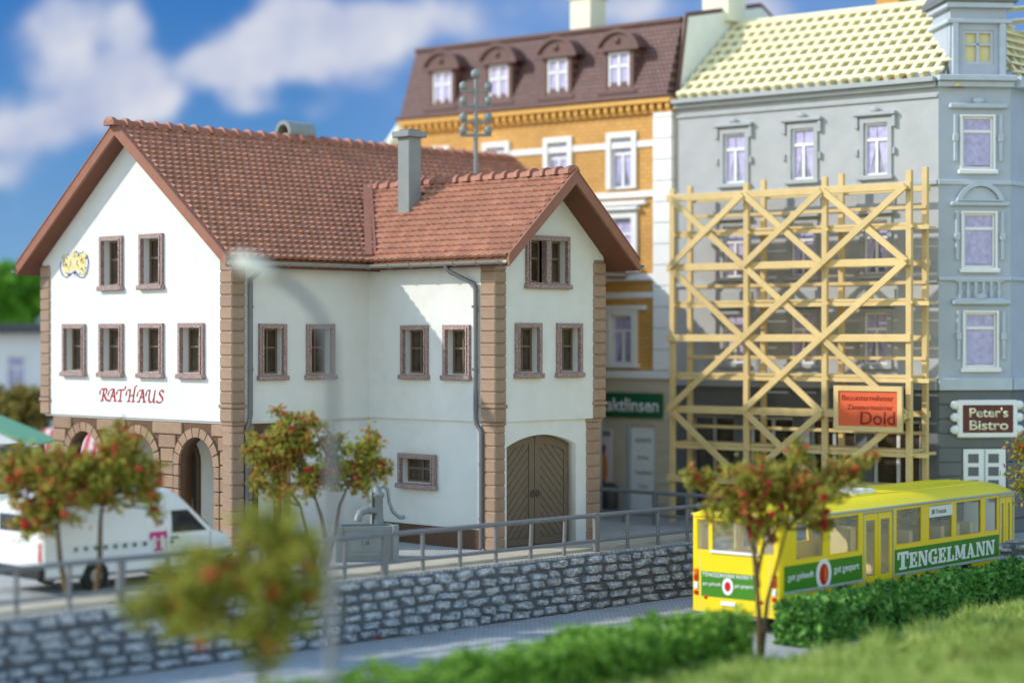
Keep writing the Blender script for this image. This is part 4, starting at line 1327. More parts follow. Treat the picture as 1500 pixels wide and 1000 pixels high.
def build_cream_house():
    root = empty('cream_house', (FO.x, FO.y, 0), FR)
    tag(root, 'cream house with sloping gable edge left of the ochre house', 'building')
    MB().prism([(-11.32, 0), (-11.32, 13.6), (-14.6, 10.2), (-14.6, 0)], -3.5, -1.2).build('wall', 'cream_wall', root, FM)
    MB().bar((-11.34, 2.35, 13.72), (-14.75, 2.35, 10.18), 2.7, .16).build('roof', 'firewall', root)
    c_ = MB().box(-12.02, -11.50, 1.5, 2.0, 12.6, 14.05, .02).build('chimney', 'cream_wall', root)
    MB().box(-12.09, -11.43, 1.43, 2.07, 14.05, 14.25, .03).build('chimney_cap', 'cream_wall', c_)
build_cream_house()

def build_grey():
    root = empty('corner_house', (FO.x, FO.y, 0), FR)
    tag(root, 'grey corner house with open roof battens and blue-grey chamfered corner', 'building')
    W = 8.8; D = 6.6
    CH = frame((W, 0), (.7071, .7071), (.7071, -.7071)); CL = 2.04
    cx1 = W + CL * .7071; cy1 = CL * .7071
    SD = frame((cx1, cy1), (0, 1), (1, 0))
    holes = []
    for c in (2.13, 4.47, 6.86):
        holes.append(house_window(root, FM, c - .38, c + .38, 9.98, 11.45, 'grey_trim', .13, 'ears', True, True, .06))
        holes.append(house_window(root, FM, c - .38, c + .38, 7.20, 8.72, 'grey_trim', .13, 'flat', True, True, .06))
        holes.append(house_window(root, FM, c - .38, c + .38, 4.66, 6.12, 'grey_trim', .13, 'flat', True, True, .06))
        for z0 in (6.28, 8.95):
            MB().box(c - .62, c + .62, -.01, .05, z0, z0 + .5, .03).build('apron_panel', 'grey_trim', root, FM)
    sheet('wall', 'grey_wall', root, FM, rect(.01, W, 4.0, 12.3), holes, -.25, 0)
    for z0, z1, d in ((9.62, 9.76, .08), (6.92, 7.04, .08), (3.96, 4.24, .14), (12.02, 12.12, .06)):
        MB().box(.012, W - .002, -.02, d, z0, z1, .02).build('string_course', 'grey_trim', root, FM)
    MB().box(.012, W - .01, -.3, .16, 12.30, 12.44, .02).build('cornice', 'grey_trim', root, FM)
    MB().box(.012, W - .01, -.3, .30, 12.44, 12.58, .02).build('cornice', 'grey_trim', root, FM)
    # dark shop storey with posts and openings
    gh = [rect(.6 + i * 2.05, 2.1 + i * 2.05, .3, 3.1) for i in range(4)]
    sheet('ground_wall', 'slate_wall', root, FM, rect(.01, W - .01, 0, 3.96), gh, -.3, .02)
    for i in range(4):
        a = .6 + i * 2.05
        s_ = MB().ring(rect(a, a + 1.5, .3, 3.1), rect(a + .08, a + 1.42, .38, 3.02), -.2, -.1)
        s_.box(a + .7, a + .8, -.19, -.11, .38, 3.02).box(a + .08, a + 1.42, -.19, -.11, 2.2, 2.28)
        w_ = s_.build('shop_window', 'white_trim' if i % 2 else 'grey_trim', root, FM)
        MB().box(a + .05, a + 1.45, -.18, -.16, .35, 3.05).build('pane', 'pane_dark', w_, FM)
    # chamfered corner
    ch = []
    ch.append(house_window(root, CH, .66, 1.54, 10.06, 11.50, 'white_trim', .06, None, True, False, .05, .72))
    ch.append(house_window(root, CH, .70, 1.60, 7.34, 8.84, 'white_trim', .06, None, True, False, .05, .72))
    ch.append(house_window(root, CH, .74, 1.64, 4.60, 6.10, 'white_trim', .06, None, True, False, .05, .72))
    sheet('corner_wall', 'blue_wall', root, CH, rect(.0, CL, 4.0, 12.3), ch, -.25, 0)
    def orn(z0, z1, c, kind):
        for x in (c - .68, c + .60):
            MB().box(x, x + .10, -.01, .07, z0 + .2, z1 + .05, .02).build('pilaster_strip', 'blue_trim', root, CH)
            MB().box(x - .03, x + .13, -.01, .10, z0 + .75, z0 + .95, .02).build('pilaster_knob', 'blue_trim', root, CH)
        if kind == 'flat':
            MB().box(c - .82, c + .82, -.01, .16, z1 + .22, z1 + .36, .03).build('hood', 'blue_trim', root, CH)
            MB().ball((c, .1, z1 + .44), .1, 8, 6, (1.6, .6, 1)).build('hood_rosette', 'blue_trim', root, CH, smooth=True)
        else:
            MB().box(c - .82, c + .82, -.01, .14, z1 + .20, z1 + .32, .03).build('hood', 'blue_trim', root, CH)
            MB().ring(arch_pts(c, .66, z1 + .33, z1 + .36, 14, .50), arch_pts(c, .52, z1 + .37, z1 + .38, 14, .36), -.01, .16).build('hood_arch', 'blue_trim', root, CH)
            MB().prism(arch_pts(c, .5, z1 + .37, z1 + .38, 12, .34), -.01, .05).build('tympanum', 'blue_trim', root, CH)
    orn(10.06, 11.5, 1.10, 'flat'); orn(7.34, 8.84, 1.15, 'arch'); orn(4.6, 6.1, 1.19, 'flat')
    for z in (6.44,):
        MB().box(.45, 1.85, -.01, .09, z, z + .06, .02).build('balustrade_rail', 'blue_trim', root, CH)
        MB().box(.45, 1.85, -.01, .09, z + .5, z + .58, .02).build('balustrade_rail', 'blue_trim', root, CH)
        for i in range(6):
            MB().lathe([(.04, 0), (.07, .12), (.04, .28), (.06, .44)], 8, (.60 + i * .22, .04, z + .06)).build('baluster', 'blue_trim', root, CH, smooth=True)
    for z0, z1, d in ((9.62, 9.76, .08), (6.98, 7.10, .10), (3.96, 4.30, .14)):
        MB().box(-.02, CL + .02, -.02, d, z0, z1, .02).build('string_course', 'blue_trim', root, CH)
        MB().box(.02, 5.1, -.02, d - .01, z0 + .002, z1 - .002, .02).build('string_course', 'blue_trim', root, SD)
    MB().box(-.05, CL + .05, -.3, .20, 12.30, 12.46, .02).build('cornice', 'blue_trim', root, CH)
    MB().box(-.08, CL + .08, -.3, .34, 12.46, 12.62, .02).build('cornice', 'blue_trim', root, CH)
    MB().box(.05, 5.1, -.3, .32, 12.30, 12.61, .02).build('cornice', 'blue_trim', root, SD)
    sw = []
    for c in (1.6, 3.7):
        for z0 in (10.06, 7.34, 4.6):
            sw.append(house_window(root, SD, c - .42, c + .42, z0, z0 + 1.46, 'white_trim', .08, 'flat', True, False, .05, .72))
    sheet('side_wall', 'blue_wall', root, SD, rect(.0, 5.1, 4.0, 12.3), sw, -.25, -.002)
    # slate corner storey with joints: individual courses
    for i in range(10):
        z0 = i * .396
        for (x0, x1) in ((.0, .66), (1.94, CL)) if z0 < 2.3 else ((.0, CL),):
            MB().box(x0, x1, -.25, .02, z0 + .01, z0 + .386, .015).build('rusticated_course', 'slate_wall', root, CH)
        MB().box(.0, 5.1, -.25, .018, z0 + .01, z0 + .386, .015).build('rusticated_course', 'slate_wall', root, SD)
    MB().box(.05, CL - .05, -.2, -.02, 0, 3.95).build('corner_core', 'slate_wall', root, CH)
    d_ = MB().box(.70, 1.90, -.02, .03, .05, 2.34, .01).build('shop_door', 'white_plastic', root, CH)
    for x in (.83, 1.40):
        for z in (1.96, 1.60, 1.24, .88):
            MB().box(x, x + .30, .028, .036, z, z + .25).build('door_pane', 'slate_wall', d_, CH)
    MB().box(1.285, 1.315, .03, .042, .06, 2.33).build('door_joint', 'grey_trim', d_, CH)
    # shop board with scalloped ends
    s_ = MB().box(.50, 2.20, .02, .16, 2.66, 3.70, .04).build('shop_board', 'white_plastic', root, CH)
    for sg, x in ((-1, .50), (1, 2.20)):
        for z in (2.88, 3.22, 3.56):
            MB().ball((x + sg * .05, .09, z), .125, 10, 8, (1.2, .55, 1)).build('board_knob', 'white_plastic', s_, CH, smooth=True)
    MB().box(.64, 2.06, .158, .172, 2.80, 3.56).build('board_panel', 'sign_brown', s_, CH)
    text('board_text', "Peter's", 'cream_text', s_, CH, .82, 3.22, .27, .172, 1.10, .022)
    text('board_text', 'Bistro', 'cream_text', s_, CH, .82, 2.87, .27, .172, 1.10, .022)
    # lucarne turret above the corner
    TZ = 12.62
    tw = [rect(.78, 1.24, TZ + .35, TZ + 1.25), ]
    lu = empty('turret', (0, 0, 0)); lu.parent = root
    sheet('turret_front', 'blue_wall', lu, CH, rect(.36, 1.96, TZ, 14.5), [rect(.72, 1.60, TZ + .34, TZ + 1.28)], -.35, -.10)
    MB().box(.36, 1.96, -1.7, -.36, TZ, 14.5).build('turret_body', 'blue_wall', lu, CH)
    for x in (.40, 1.74):
        MB().box(x, x + .18, -.11, .0, TZ, 14.2, .02).build('turret_pilaster', 'blue_trim', lu, CH)
    MB().box(.24, 2.08, -1.8, .04, 14.08, 14.2, .02).build('turret_cornice', 'blue_trim', lu, CH)
    MB().box(.20, 2.12, -1.8, .08, 14.5, 14.66, .02).build('turret_cornice', 'blue_trim', lu, CH)
    pts = [(.1, .14), (2.22, .14), (2.22, -1.9), (.1, -1.9)]
    mb = MB(); mb.v = [(x, y, 14.66) for x, y in pts] + [(x, y, 14.80) for x, y in pts] + [(1.16, -.88, 16.6)]
    mb.f = [(0, 1, 2, 3), (0, 1, 5, 4), (1, 2, 6, 5), (2, 3, 7, 6), (3, 0, 4, 7), (4, 5, 8), (5, 6, 8), (6, 7, 8), (7, 4, 8)]
    mb.build('turret_roof', 'slate_wall', lu, CH)
    fr = MB().ring(rect(.72, 1.60, TZ + .34, TZ + 1.28), rect(.80, 1.52, TZ + .42, TZ + 1.20), -.22, -.15)
    fr.box(1.12, 1.20, -.215, -.155, TZ + .4, TZ + 1.22).box(.78, 1.54, -.215, -.155, TZ + .86, TZ + .93).build('turret_sash', 'blue_trim', lu, CH)
    MB().box(.75, 1.57, -.25, -.235, TZ + .37, TZ + 1.25).build('turret_pane', 'lattice_under', lu, CH)
    # inner fill and party walls
    MB().box(.3, W - .3, .3, 5.9, 0, 12.28).build('inner_core', 'dark_inside', root)
    MB().box(.02, cx1 - .3, 6.0, D, 0, 12.3).build('rear_wall', 'grey_wall', root)
    MB().box(.05, cx1 - .9, .15, 6.2, 12.30, 12.40).build('attic_floor', 'lattice_under', root)
    # open roof timbers
    n = 24; ze, zr, dr_ = 12.62, 15.2, 3.3
    me = MB().bar((0, -.05, ze + .03), (0, dr_, zr + .03), .13, .20).mesh('rafter'); me.materials.append(MATS['lattice'])
    mb2 = MB().bar((0, dr_ * 2 + .05, ze), (0, dr_, zr), .11, .16).mesh('rafter'); mb2.materials.append(MATS['lattice'])
    for i in range(n):
        x = .16 + i * (W - .3) / (n - 1)
        inst('rafter', me, root, (x, 0, 0)); inst('rafter', mb2, root, (x, 0, 0))
    ang = atan2(zr - ze, dr_); nb = 9
    for i in range(nb):
        t_ = (i + .25) / (nb - .3)
        for (yy, sg) in ((dr_ * t_, 1), (2 * dr_ - dr_ * t_, -1)):
            z = ze + (zr - ze) * t_ + .12
            o = MB().box(.03, W + .12 + .9 * t_ , -.075, .075, -.035, .035, .01).build('batten', 'lattice', root)
            o.location = (0, yy - sg * .07, z); o.rotation_euler = (sg * ang, 0, 0)
    MB().box(.05, W + 1.0, dr_ - .06, dr_ + .06, zr - .05, zr + .16, .02).build('ridge_beam', 'lattice', root)
    # hip side facing the turret and the side street
    for i in range(8):
        y = 1.9 + i * .6
        MB().bar((cx1 + .05, y, ze), (cx1 - 2.2, y * .35 + dr_ * .65, zr - .1), .10, .14).build('rafter', 'lattice', root)
    for i in range(nb):
        t_ = (i + .25) / (nb - .3)
        x = cx1 - 2.2 * t_ + .08; z = ze + (zr - .1 - ze) * t_ + .1
        MB().bar((x, 1.7 + 1.0 * t_, z), (x, 6.4 - 2.4 * t_, z), .18, .06).build('batten', 'lattice', root)
    c_ = MB().box(4.6, 5.4, 4.0, 4.8, 12.4, 17.0, .02).build('chimney', 'ochre_brick', root)
build_grey()

def build_scaffold():
    root = empty('scaffold', (FO.x, FO.y, 0), FR)
    tag(root, 'pale wooden scaffold with crossed braces before the grey house', 'scaffold')
    F_, Bk = 1.50, .60
    X = (.95, 3.52, 6.10, 8.72)
    w_ = .13
    def bar(p, q, n, wd=.12, name='brace', up=(0, 1, 0), ht=.08):
        MB().bar((p[0], -n, p[1]), (q[0], -n, q[1]), ht, wd, up=(q[1] - p[1], 0, -(q[0] - p[0])) if name == 'brace' else (0, 0, 1), c=.012).build(name, 'scaffold', root)
    for i, x in enumerate(X):
        MB().box(x - .09, x + .09, -F_ - .06, -F_ + .06, 0, 9.78 + .05 * i, .015).build('post', 'scaffold', root)
        MB().box(x - .085, x + .085, -Bk - .06, -Bk + .06, 0, 9.92 + .05 * i, .015).build('post', 'scaffold', root)
    zl = (9.50, 7.46, 5.40, 3.32, 1.30)
    for z in zl:
        MB().box(X[0] - .15, X[3] + .1, -F_ - .13, -F_ - .06, z - .105, z + .105, .012).build('ledger', 'scaffold', root)
        MB().box(X[0] - .1, X[3] + .1, -Bk + .06, -Bk + .12, z - .085, z + .085, .012).build('ledger', 'scaffold', root)
    for z in (8.50, 6.45, 4.36, 2.34):
        for k in range(3):
            a, b = X[k] + .02, X[k + 1] - .02
            for j in range(3):
                y0 = -F_ + .09 + j * .25
                MB().box(a - .05 * (k % 2), b + .05 * (k % 2), y0, y0 + .235, z - .05 + .004 * j + .012 * (k % 2), z + .03 + .004 * j + .012 * (k % 2), .008).build('plank', 'scaffold', root)
        MB().box(X[0] - .05, X[3] + .55, -F_ + .0 - .055 + .12, -F_ + .08 - .0, z - .17, z - .055, .012).build('ledger', 'scaffold', root)
        for x in X:
            MB().box(x + .07, x + .15, -F_ - .1, -Bk + .35, z - .135, z - .05, .01).build('putlog', 'scaffold', root)
    # guard rails
    for z in (8.98, 6.92, 4.84, 2.80):
        MB().box(X[0] - .06, X[3] + .08, -Bk - .115, -Bk - .06, z - .05, z + .05, .01).build('guard_rail', 'scaffold', root)
    # crossed braces bay by bay, as seen
    pat = {0: ['\\/', '\\/', '\\/'], 1: ['\\', '\\/', '/'], 2: ['/', '\\/', '\\'], 3: ['\\', '\\/', '/']}
    for lv in range(4):
        zt, zb = zl[lv], zl[lv + 1]
        for k in range(3):
            for c in pat[lv][k]:
                p, q = ((X[k], zt), (X[k + 1], zb)) if c == '\\' else ((X[k], zb), (X[k + 1], zt))
                off = F_ + (.165 if c == '\\' else .225)
                bar(p, q, off, .185)
    bs = empty('builders_sign', (FO.x, FO.y, 0), FR)
    tag(bs, 'orange builder sign in a pale frame hung on the scaffold', 'sign')
    M = FM; n = F_ + .30
    MB().ring(rect(6.60, 8.70, 2.86, 4.10), rect(6.74, 8.56, 3.0, 3.96), n, n + .09).build('frame', 'scaffold', bs, M)
    MB().box(6.72, 8.58, n + .01, n + .05, 2.98, 3.98).build('board', 'sign_orange', bs, M)
    text('sign_text', 'Bauunternehmer', 'sign_red_text', bs, M, 6.84, 3.70, .15, n + .051, 1.60, .01)
    text('sign_text', 'Zimmermeister', 'sign_red_text', bs, M, 7.00, 3.45, .14, n + .051, 1.42, .01)
    text('sign_text', 'Dold', 'sign_red_text', bs, M, 7.42, 3.05, .36, n + .051, 1.06, .012)
build_scaffold()

# ------------------------------------------------------------------ the yellow bus
SLAB = {  # heavy slab letters in a unit-high box: boxes (x0,x1,z0,z1) and polygons
 'T': (.86, [rect(.29, .57, 0, 1), rect(.14, .72, 0, .13), rect(0, .86, .84, 1), rect(0, .13, .58, 1), rect(.73, .86, .58, 1)]),
 'E': (.76, [rect(.10, .36, 0, 1), rect(0, .70, 0, .14), rect(0, .70, .86, 1), rect(.3, .54, .44, .58), rect(.58, .74, 0, .34), rect(.58, .72, .68, 1), rect(.46, .56, .34, .68)]),
 'N': (.92, [rect(.08, .22, 0, 1), rect(.70, .84, 0, 1), [(.08, 1), (.36, 1), (.84, 0), (.58, 0)], rect(0, .30, 0, .13), rect(0, .34, .87, 1), rect(.60, .92, .87, 1)]),
 'G': (.84, [[(.30, .0), (.62, .0), (.62, .14), (.36, .14)], [(.30, 1), (.64, 1), (.64, .86), (.36, .86)], [(0, .25), (.28, .25), (.28, .75), (0, .75)], [(0, .25), (.30, .0), (.36, .14), (.28, .25)], [(0, .75), (.28, .75), (.36, .86), (.30, 1)], rect(.60, .76, .64, 1), rect(.52, .80, 0, .44), rect(.44, .84, .36, .48)]),
 'L': (.72, [rect(.10, .36, 0, 1), rect(0, .66, 0, .14), rect(0, .46, .87, 1), rect(.55, .70, 0, .40)]),
 'M': (1.08, [rect(.08, .22, 0, 1), rect(.76, 1.02, 0, 1), [(.08, 1), (.34, 1), (.62, .12), (.42, .12)], [(.76, 1), (.90, 1), (.62, .12), (.50, .12)], rect(0, .30, 0, .13), rect(.68, 1.08, 0, .13), rect(0, .30, .87, 1), rect(.78, 1.08, .87, 1)]),
 'A': (.92, [[(.30, 1), (.52, 1), (.84, 0), (.56, 0)], [(.36, 1), (.46, 1), (.22, 0), (.10, 0)], rect(.2, .66, .24, .37), rect(0, .32, 0, .13), rect(.50, .92, 0, .13)]),
}
def slab_text(name, word, m, parent, M, s0, z0, width, height, first=1.22, n=0.0, gap=.07):
    tot = sum(SLAB[c][0] * (first if i == 0 else 1) + gap for i, c in enumerate(word))
    sc = width / tot; x = s0
    for i, c in enumerate(word):
        adv, polys = SLAB[c]; f = first if i == 0 else 1
        mb = MB()
        for k, pl in enumerate(polys):
            mb.prism([(x + px * sc * f, z0 + pz * height * f - (.16 * height * (f - 1))) for px, pz in pl], n, n + .006 + .0006 * k)
        mb.build(name, m, parent, M)
        x += (adv * f + gap) * sc

def build_bus():
    d = Vector((.655, .756))
    root = empty('city_bus', (6.1, 46.5, STREET), atan2(d.y, d.x))
    tag(root, 'yellow city bus with green advertising bands parked behind the hedge', 'bus')
    L, W = 11.4, 2.5
    RS = frame((0, 0), (1, 0), (0, -1)); LS = frame((0, W), (1, 0), (0, 1))
    RR = frame((0, 0), (0, 1), (-1, 0)); FRt = frame((L, 0), (0, 1), (1, 0))
    zb, zw0, zw1, zt = .42, 1.70, 2.60, 2.70
    wins = [(.62, 1.80), (2.06, 3.38), (5.10, 6.36), (6.70, 7.92), (8.10, 9.46), (9.66, 10.36)]
    doors = [(3.60, 4.96), (10.48, 11.22)]
    def wheel_cut(c): return [(c - .58, zb)] + [(c - .58 * cos(t), .52 + .58 * sin(t)) for t in [pi * i / 12 for i in range(1, 12)] if .52 + .58 * sin(t) > zb + .02] + [(c + .58, zb)]
    wc = (2.62, 8.55)
    def body(M, name, drs):
        hol = [rect(a, b, zw0, zw1) for a, b in wins]
        poly = [(.12, zb)]
        items = [(c, 'w') for c in wc] + [((a + b) / 2, (a, b)) for a, b in drs]
        for c, k in sorted(items, key=lambda q: q[0]):
            if k == 'w': poly += wheel_cut(c)
            else: poly += [(k[0], zb), (k[0], 2.58), (k[1], 2.58), (k[1], zb)]
        poly += [(L - .12, zb), (L - .12, zt), (.12, zt)]
        if not drs: hol += [rect(a, b, zw0, zw1) for a, b in doors]
        return sheet(name, 'bus_yellow', root, M, poly, hol, -.09, 0)
    rs = body(RS, 'side_panel', doors); ls = body(LS, 'side_panel', [])
    for i, (a, b) in enumerate(wins):
        for M, pr_ in ((RS, rs), (LS, ls)):
            w_ = MB().box(a + .005, b - .005, -.055, -.035, zw0 + .005, zw1 - .005).build('window', 'bus_glass', root, M)
            MB().ring(rect(a, b, zw0, zw1), rect(a + .025, b - .025, zw0 + .025, zw1 - .025), -.03, .006).build('window_frame', 'bus_yellow', w_, M)
    # doors with two glazed leaves
    for a, b in doors:
        m_ = (a + b) / 2
        for x0, x1 in ((a + .012, m_ - .012), (m_ + .012, b - .012)):
            d_ = MB().ring(rect(x0, x1, zb + .02, 2.56), rect(x0 + .12, x1 - .12, 1.05, 2.40), -.07, -.015).build('door', 'bus_yellow', root, RS)
            MB().box(x0 + .10, x1 - .10, -.05, -.035, 1.03, 2.42).build('door_glass', 'bus_glass', d_, RS)
            MB().box(x0 + .11, x1 - .11, -.02, -.004, .66, .72).build('door_bar', 'bus_yellow', d_, RS)
        MB().ring(rect(a - .03, b + .03, zb, 2.61), rect(a + .004, b - .004, zb + .01, 2.576), -.02, .014).build('door_surround', 'bus_trim', root, RS)
    # rear and front
    rear = sheet('rear_panel', 'bus_yellow', root, RR, rect(.12, W - .12, zb, zt), [rect(.62, 1.90, 1.86, 2.56), rect(.17, .50, 1.86, 2.56), rect(2.0, 2.33, 1.86, 2.56)], -.09, 0)
    for a, b in ((.62, 1.90), (.17, .50), (2.0, 2.33)):
        MB().box(a, b, -.05, -.03, 1.86, 2.56).build('rear_window', 'bus_glass', root, RR)
    MB().box(.58, 1.94, .0, .05, 1.80, 1.87, .015).build('window_ledge', 'bus_white', root, RR)
    front = sheet('front_panel', 'bus_yellow', root, FRt, rect(.12, W - .12, zb, zt), [rect(.2, 2.3, 1.35, 2.45)], -.09, 0)
    MB().box(.2, 2.3, -.05, -.03, 1.35, 2.45).build('windscreen', 'bus_glass', root, FRt)
    MB().box(.25, W - .25, .0, .06, .50, .78, .03).build('bumper', 'bus_trim', root, FRt)
    for y in (.45, 2.05):
        MB().ball((y, 0, .98), .12, 10, 8, (1, .4, 1)).build('headlight', 'white_plastic', root, FRt, smooth=True)
    for x, y in ((.12, .12), (.12, W - .12), (L - .12, .12), (L - .12, W - .12)):
        MB().lathe([(.12, zb), (.12, zt)], 16, (x, y, 0)).build('corner_pillar', 'bus_yellow', root, smooth=True)
    # roof: cambered, drooping at both ends
    mb = MB(); n = 12
    secs = [(-.04, .10, .06), (.04, .02, .16), (.25, -.02, .25), (.9, -.03, .30), (5.7, -.03, .31), (L - .9, -.03, .30), (L - .25, -.02, .25), (L - .04, .02, .16), (L + .04, .10, .06)]
    for x, ins, h in secs:
        for j in range(n + 1):
            t_ = -1 + 2 * j / n
            y = W / 2 + (W / 2 - ins) * t_
            mb.v.append((x, y, zt - .02 + h * (1 - abs(t_) ** 3.2)))
        mb.v.append((x, W - ins - .02, zt - .06)); mb.v.append((x, ins + .02, zt - .06))
    m_ = n + 3
    for i in range(len(secs) - 1):
        for j in range(m_): mb.f.append((i * m_ + j, i * m_ + (j + 1) % m_, (i + 1) * m_ + (j + 1) % m_, (i + 1) * m_ + j))
    mb.f.append(tuple(range(m_))); e = (len(secs) - 1) * m_; mb.f.append(tuple(e + j for j in range(m_ - 1, -1, -1)))
    rf = mb.build('roof', 'bus_roof', root, smooth=True)
    MB().box(4.2, 5.3, .7, 1.8, zt + .24, zt + .36, .05).build('roof_hatch', 'bus_white', rf)
    for y in (.55, .85, 1.15, 1.45, 1.75, 2.0):
        MB().box(1.0, L - 1.0, y - .015, y + .015, zt + .22, zt + .24 + .07 * (1 - abs(y - 1.25)), .005).build('roof_rib', 'bus_roof', rf)
    for M in (RS, LS):
        MB().box(.05, L - .05, -.02, .045, zt - .06, zt + .0, .015).build('rain_gutter', 'bus_trim', rf, M)
    # green bands with lettering
    for a, b in ((.14, 3.52), (5.04, 10.42)):
        gb = MB().box(a, b, 0, .008, 1.02, 1.60).build('green_band', 'bus_green', root, RS)
        MB().box(a, b, 0, .022, .95, 1.02, .008).build('trim_strip', 'bus_trim', gb, RS)
        if a > 4: slab_text('letter', 'TENGELMANN', 'bus_white', gb, RS, 5.16, 1.10, 5.05, .38, 1.15, .008)
        else:
            text('band_text', 'gut gekauft', 'bus_white', gb, RS, .28, 1.22, .20, .009, 1.08, .012)
            text('band_text', 'gut gespart', 'bus_white', gb, RS, 2.24, 1.22, .20, .009, 1.12, .012)
            el = lambda rx, rz: [(1.80 + rx * cos(2 * pi * i / 24), 1.29 + rz * sin(2 * pi * i / 24)) for i in range(24)]
            e_ = MB().prism(el(.33, .37), .008, .014).build('emblem', 'bus_white', gb, RS)
            MB().prism(el(.19, .25), .014, .019).build('emblem_disc', 'lamp_red', gb, RS)
            MB().prism([(1.82, 1.10), (1.90, 1.14), (1.93, 1.30), (1.88, 1.48), (1.84, 1.46), (1.80, 1.30)], .019, .023).build('emblem_stroke', 'orange_fruit', gb, RS)
    RT = RR @ Matrix(((-1, 0, 0, W), (0, 1, 0, 0), (0, 0, 1, 0), (0, 0, 0, 1)))
    gb = MB().box(.30, 1.80, 0, .008, .78, 1.36).build('green_band', 'bus_green', root, RT)
    text('band_text', 'TENGELMANN MARKT', 'bus_white', gb, RT, .33, 1.24, .10, .009, 1.42, .012)
    text('band_text', 'gut gekauft', 'bus_white', gb, RT, .34, 1.02, .10, .009, .52, .008)
    text('band_text', 'gut gespart', 'bus_white', gb, RT, 1.24, 1.02, .10, .009, .52, .008)
    el = lambda rx, rz: [(1.05 + rx * cos(2 * pi * i / 20), 1.05 + rz * sin(2 * pi * i / 20)) for i in range(20)]
    MB().prism(el(.155, .20), .008, .014).build('emblem', 'bus_white', gb, RT)
    MB().prism(el(.085, .115), .014, .019).build('emblem_disc', 'lamp_red', gb, RT)
    for sg, y in ((0, .10), (1, W - .22)):
        for z, m2, h in ((1.28, 'lamp_orange', .13), (1.12, 'lamp_red', .15), (.94, 'white_plastic', .15), (.80, 'lamp_red', .10)):
            MB().box(y, y + .11, 0, .035, z, z + h, .012).build('tail_light', m2, root, RT)
    for y in (.42, 1.98): MB().ball((y, .01, .76), .05, 8, 6, (1, .4, 1)).build('reflector', 'lamp_red', root, RT, smooth=True)
    for y in (.27, 2.2): MB().box(y, y + .012, 0, .006, zb + .02, 1.78).build('panel_joint', 'bus_inside', root, RT)
    MB().box(.86, 1.28, 0, .03, .60, .70, .008).build('number_plate', 'bus_white', root, RT)
    # line board in the window
    lb = MB().box(6.72, 7.90, .0, .012, 2.28, 2.56).build('line_board', 'bus_white', root, RS)
    text('line_text', '80', 'grey_text', lb, RS, 6.84, 2.36, .12, .013, .16, .01)
    text('line_text', 'Freizeit', 'grey_text', lb, RS, 7.08, 2.36, .12, .013, .5)
    # floor, engine box, seats
    MB().box(.15, L - .15, .12, W - .12, zb + .06, .95).build('floor', 'bus_inside', root)
    MB().box(.15, 1.9, .12, W - .12, .95, 1.62).build('engine_box', 'bus_inside', root)
    sm = MB().box(0, .45, 0, .9, .95, 1.35, .04).box(-.06, .08, 0, .9, 1.2, 2.0, .04).mesh('seat'); sm.materials.append(MATS['bus_inside'])
    for x in (2.3, 5.3, 6.1, 6.9, 7.7, 8.5, 9.2):
        inst('seat', sm, root, (x, 1.45, 0)); inst('seat', sm, root, (x, .14, 0)) if x > 5 else None
    MB().box(2.0, 10.4, 1.0, 1.04, 2.3, 2.34).build('grab_rail', 'bus_trim', root)
    # wheels
    tm = MB().lathe([(.30, -.14), (.46, -.14), (.50, -.10), (.50, .10), (.46, .14), (.30, .14)], 24).mesh('wheel', Matrix.Rotation(pi / 2, 4, 'X'), True); tm.materials.append(MATS['tyre'])
    rm = MB().lathe([(.30, -.12), (.30, .12), (.24, .145), (.10, .10), (.10, .17), (.04, .18)], 20).mesh('rim', Matrix.Rotation(pi / 2, 4, 'X'), True); rm.materials.append(MATS['rim'])
    for c in wc:
        for y, rz in ((.17, 0), (W - .17, pi)):
            w_ = inst('wheel', tm, root, (c, y, .50), (0, 0, rz)); inst('rim', rm, w_)
    MB().box(.6, L - .5, .35, W - .35, .30, .48).build('chassis', 'tyre', root)
build_bus()

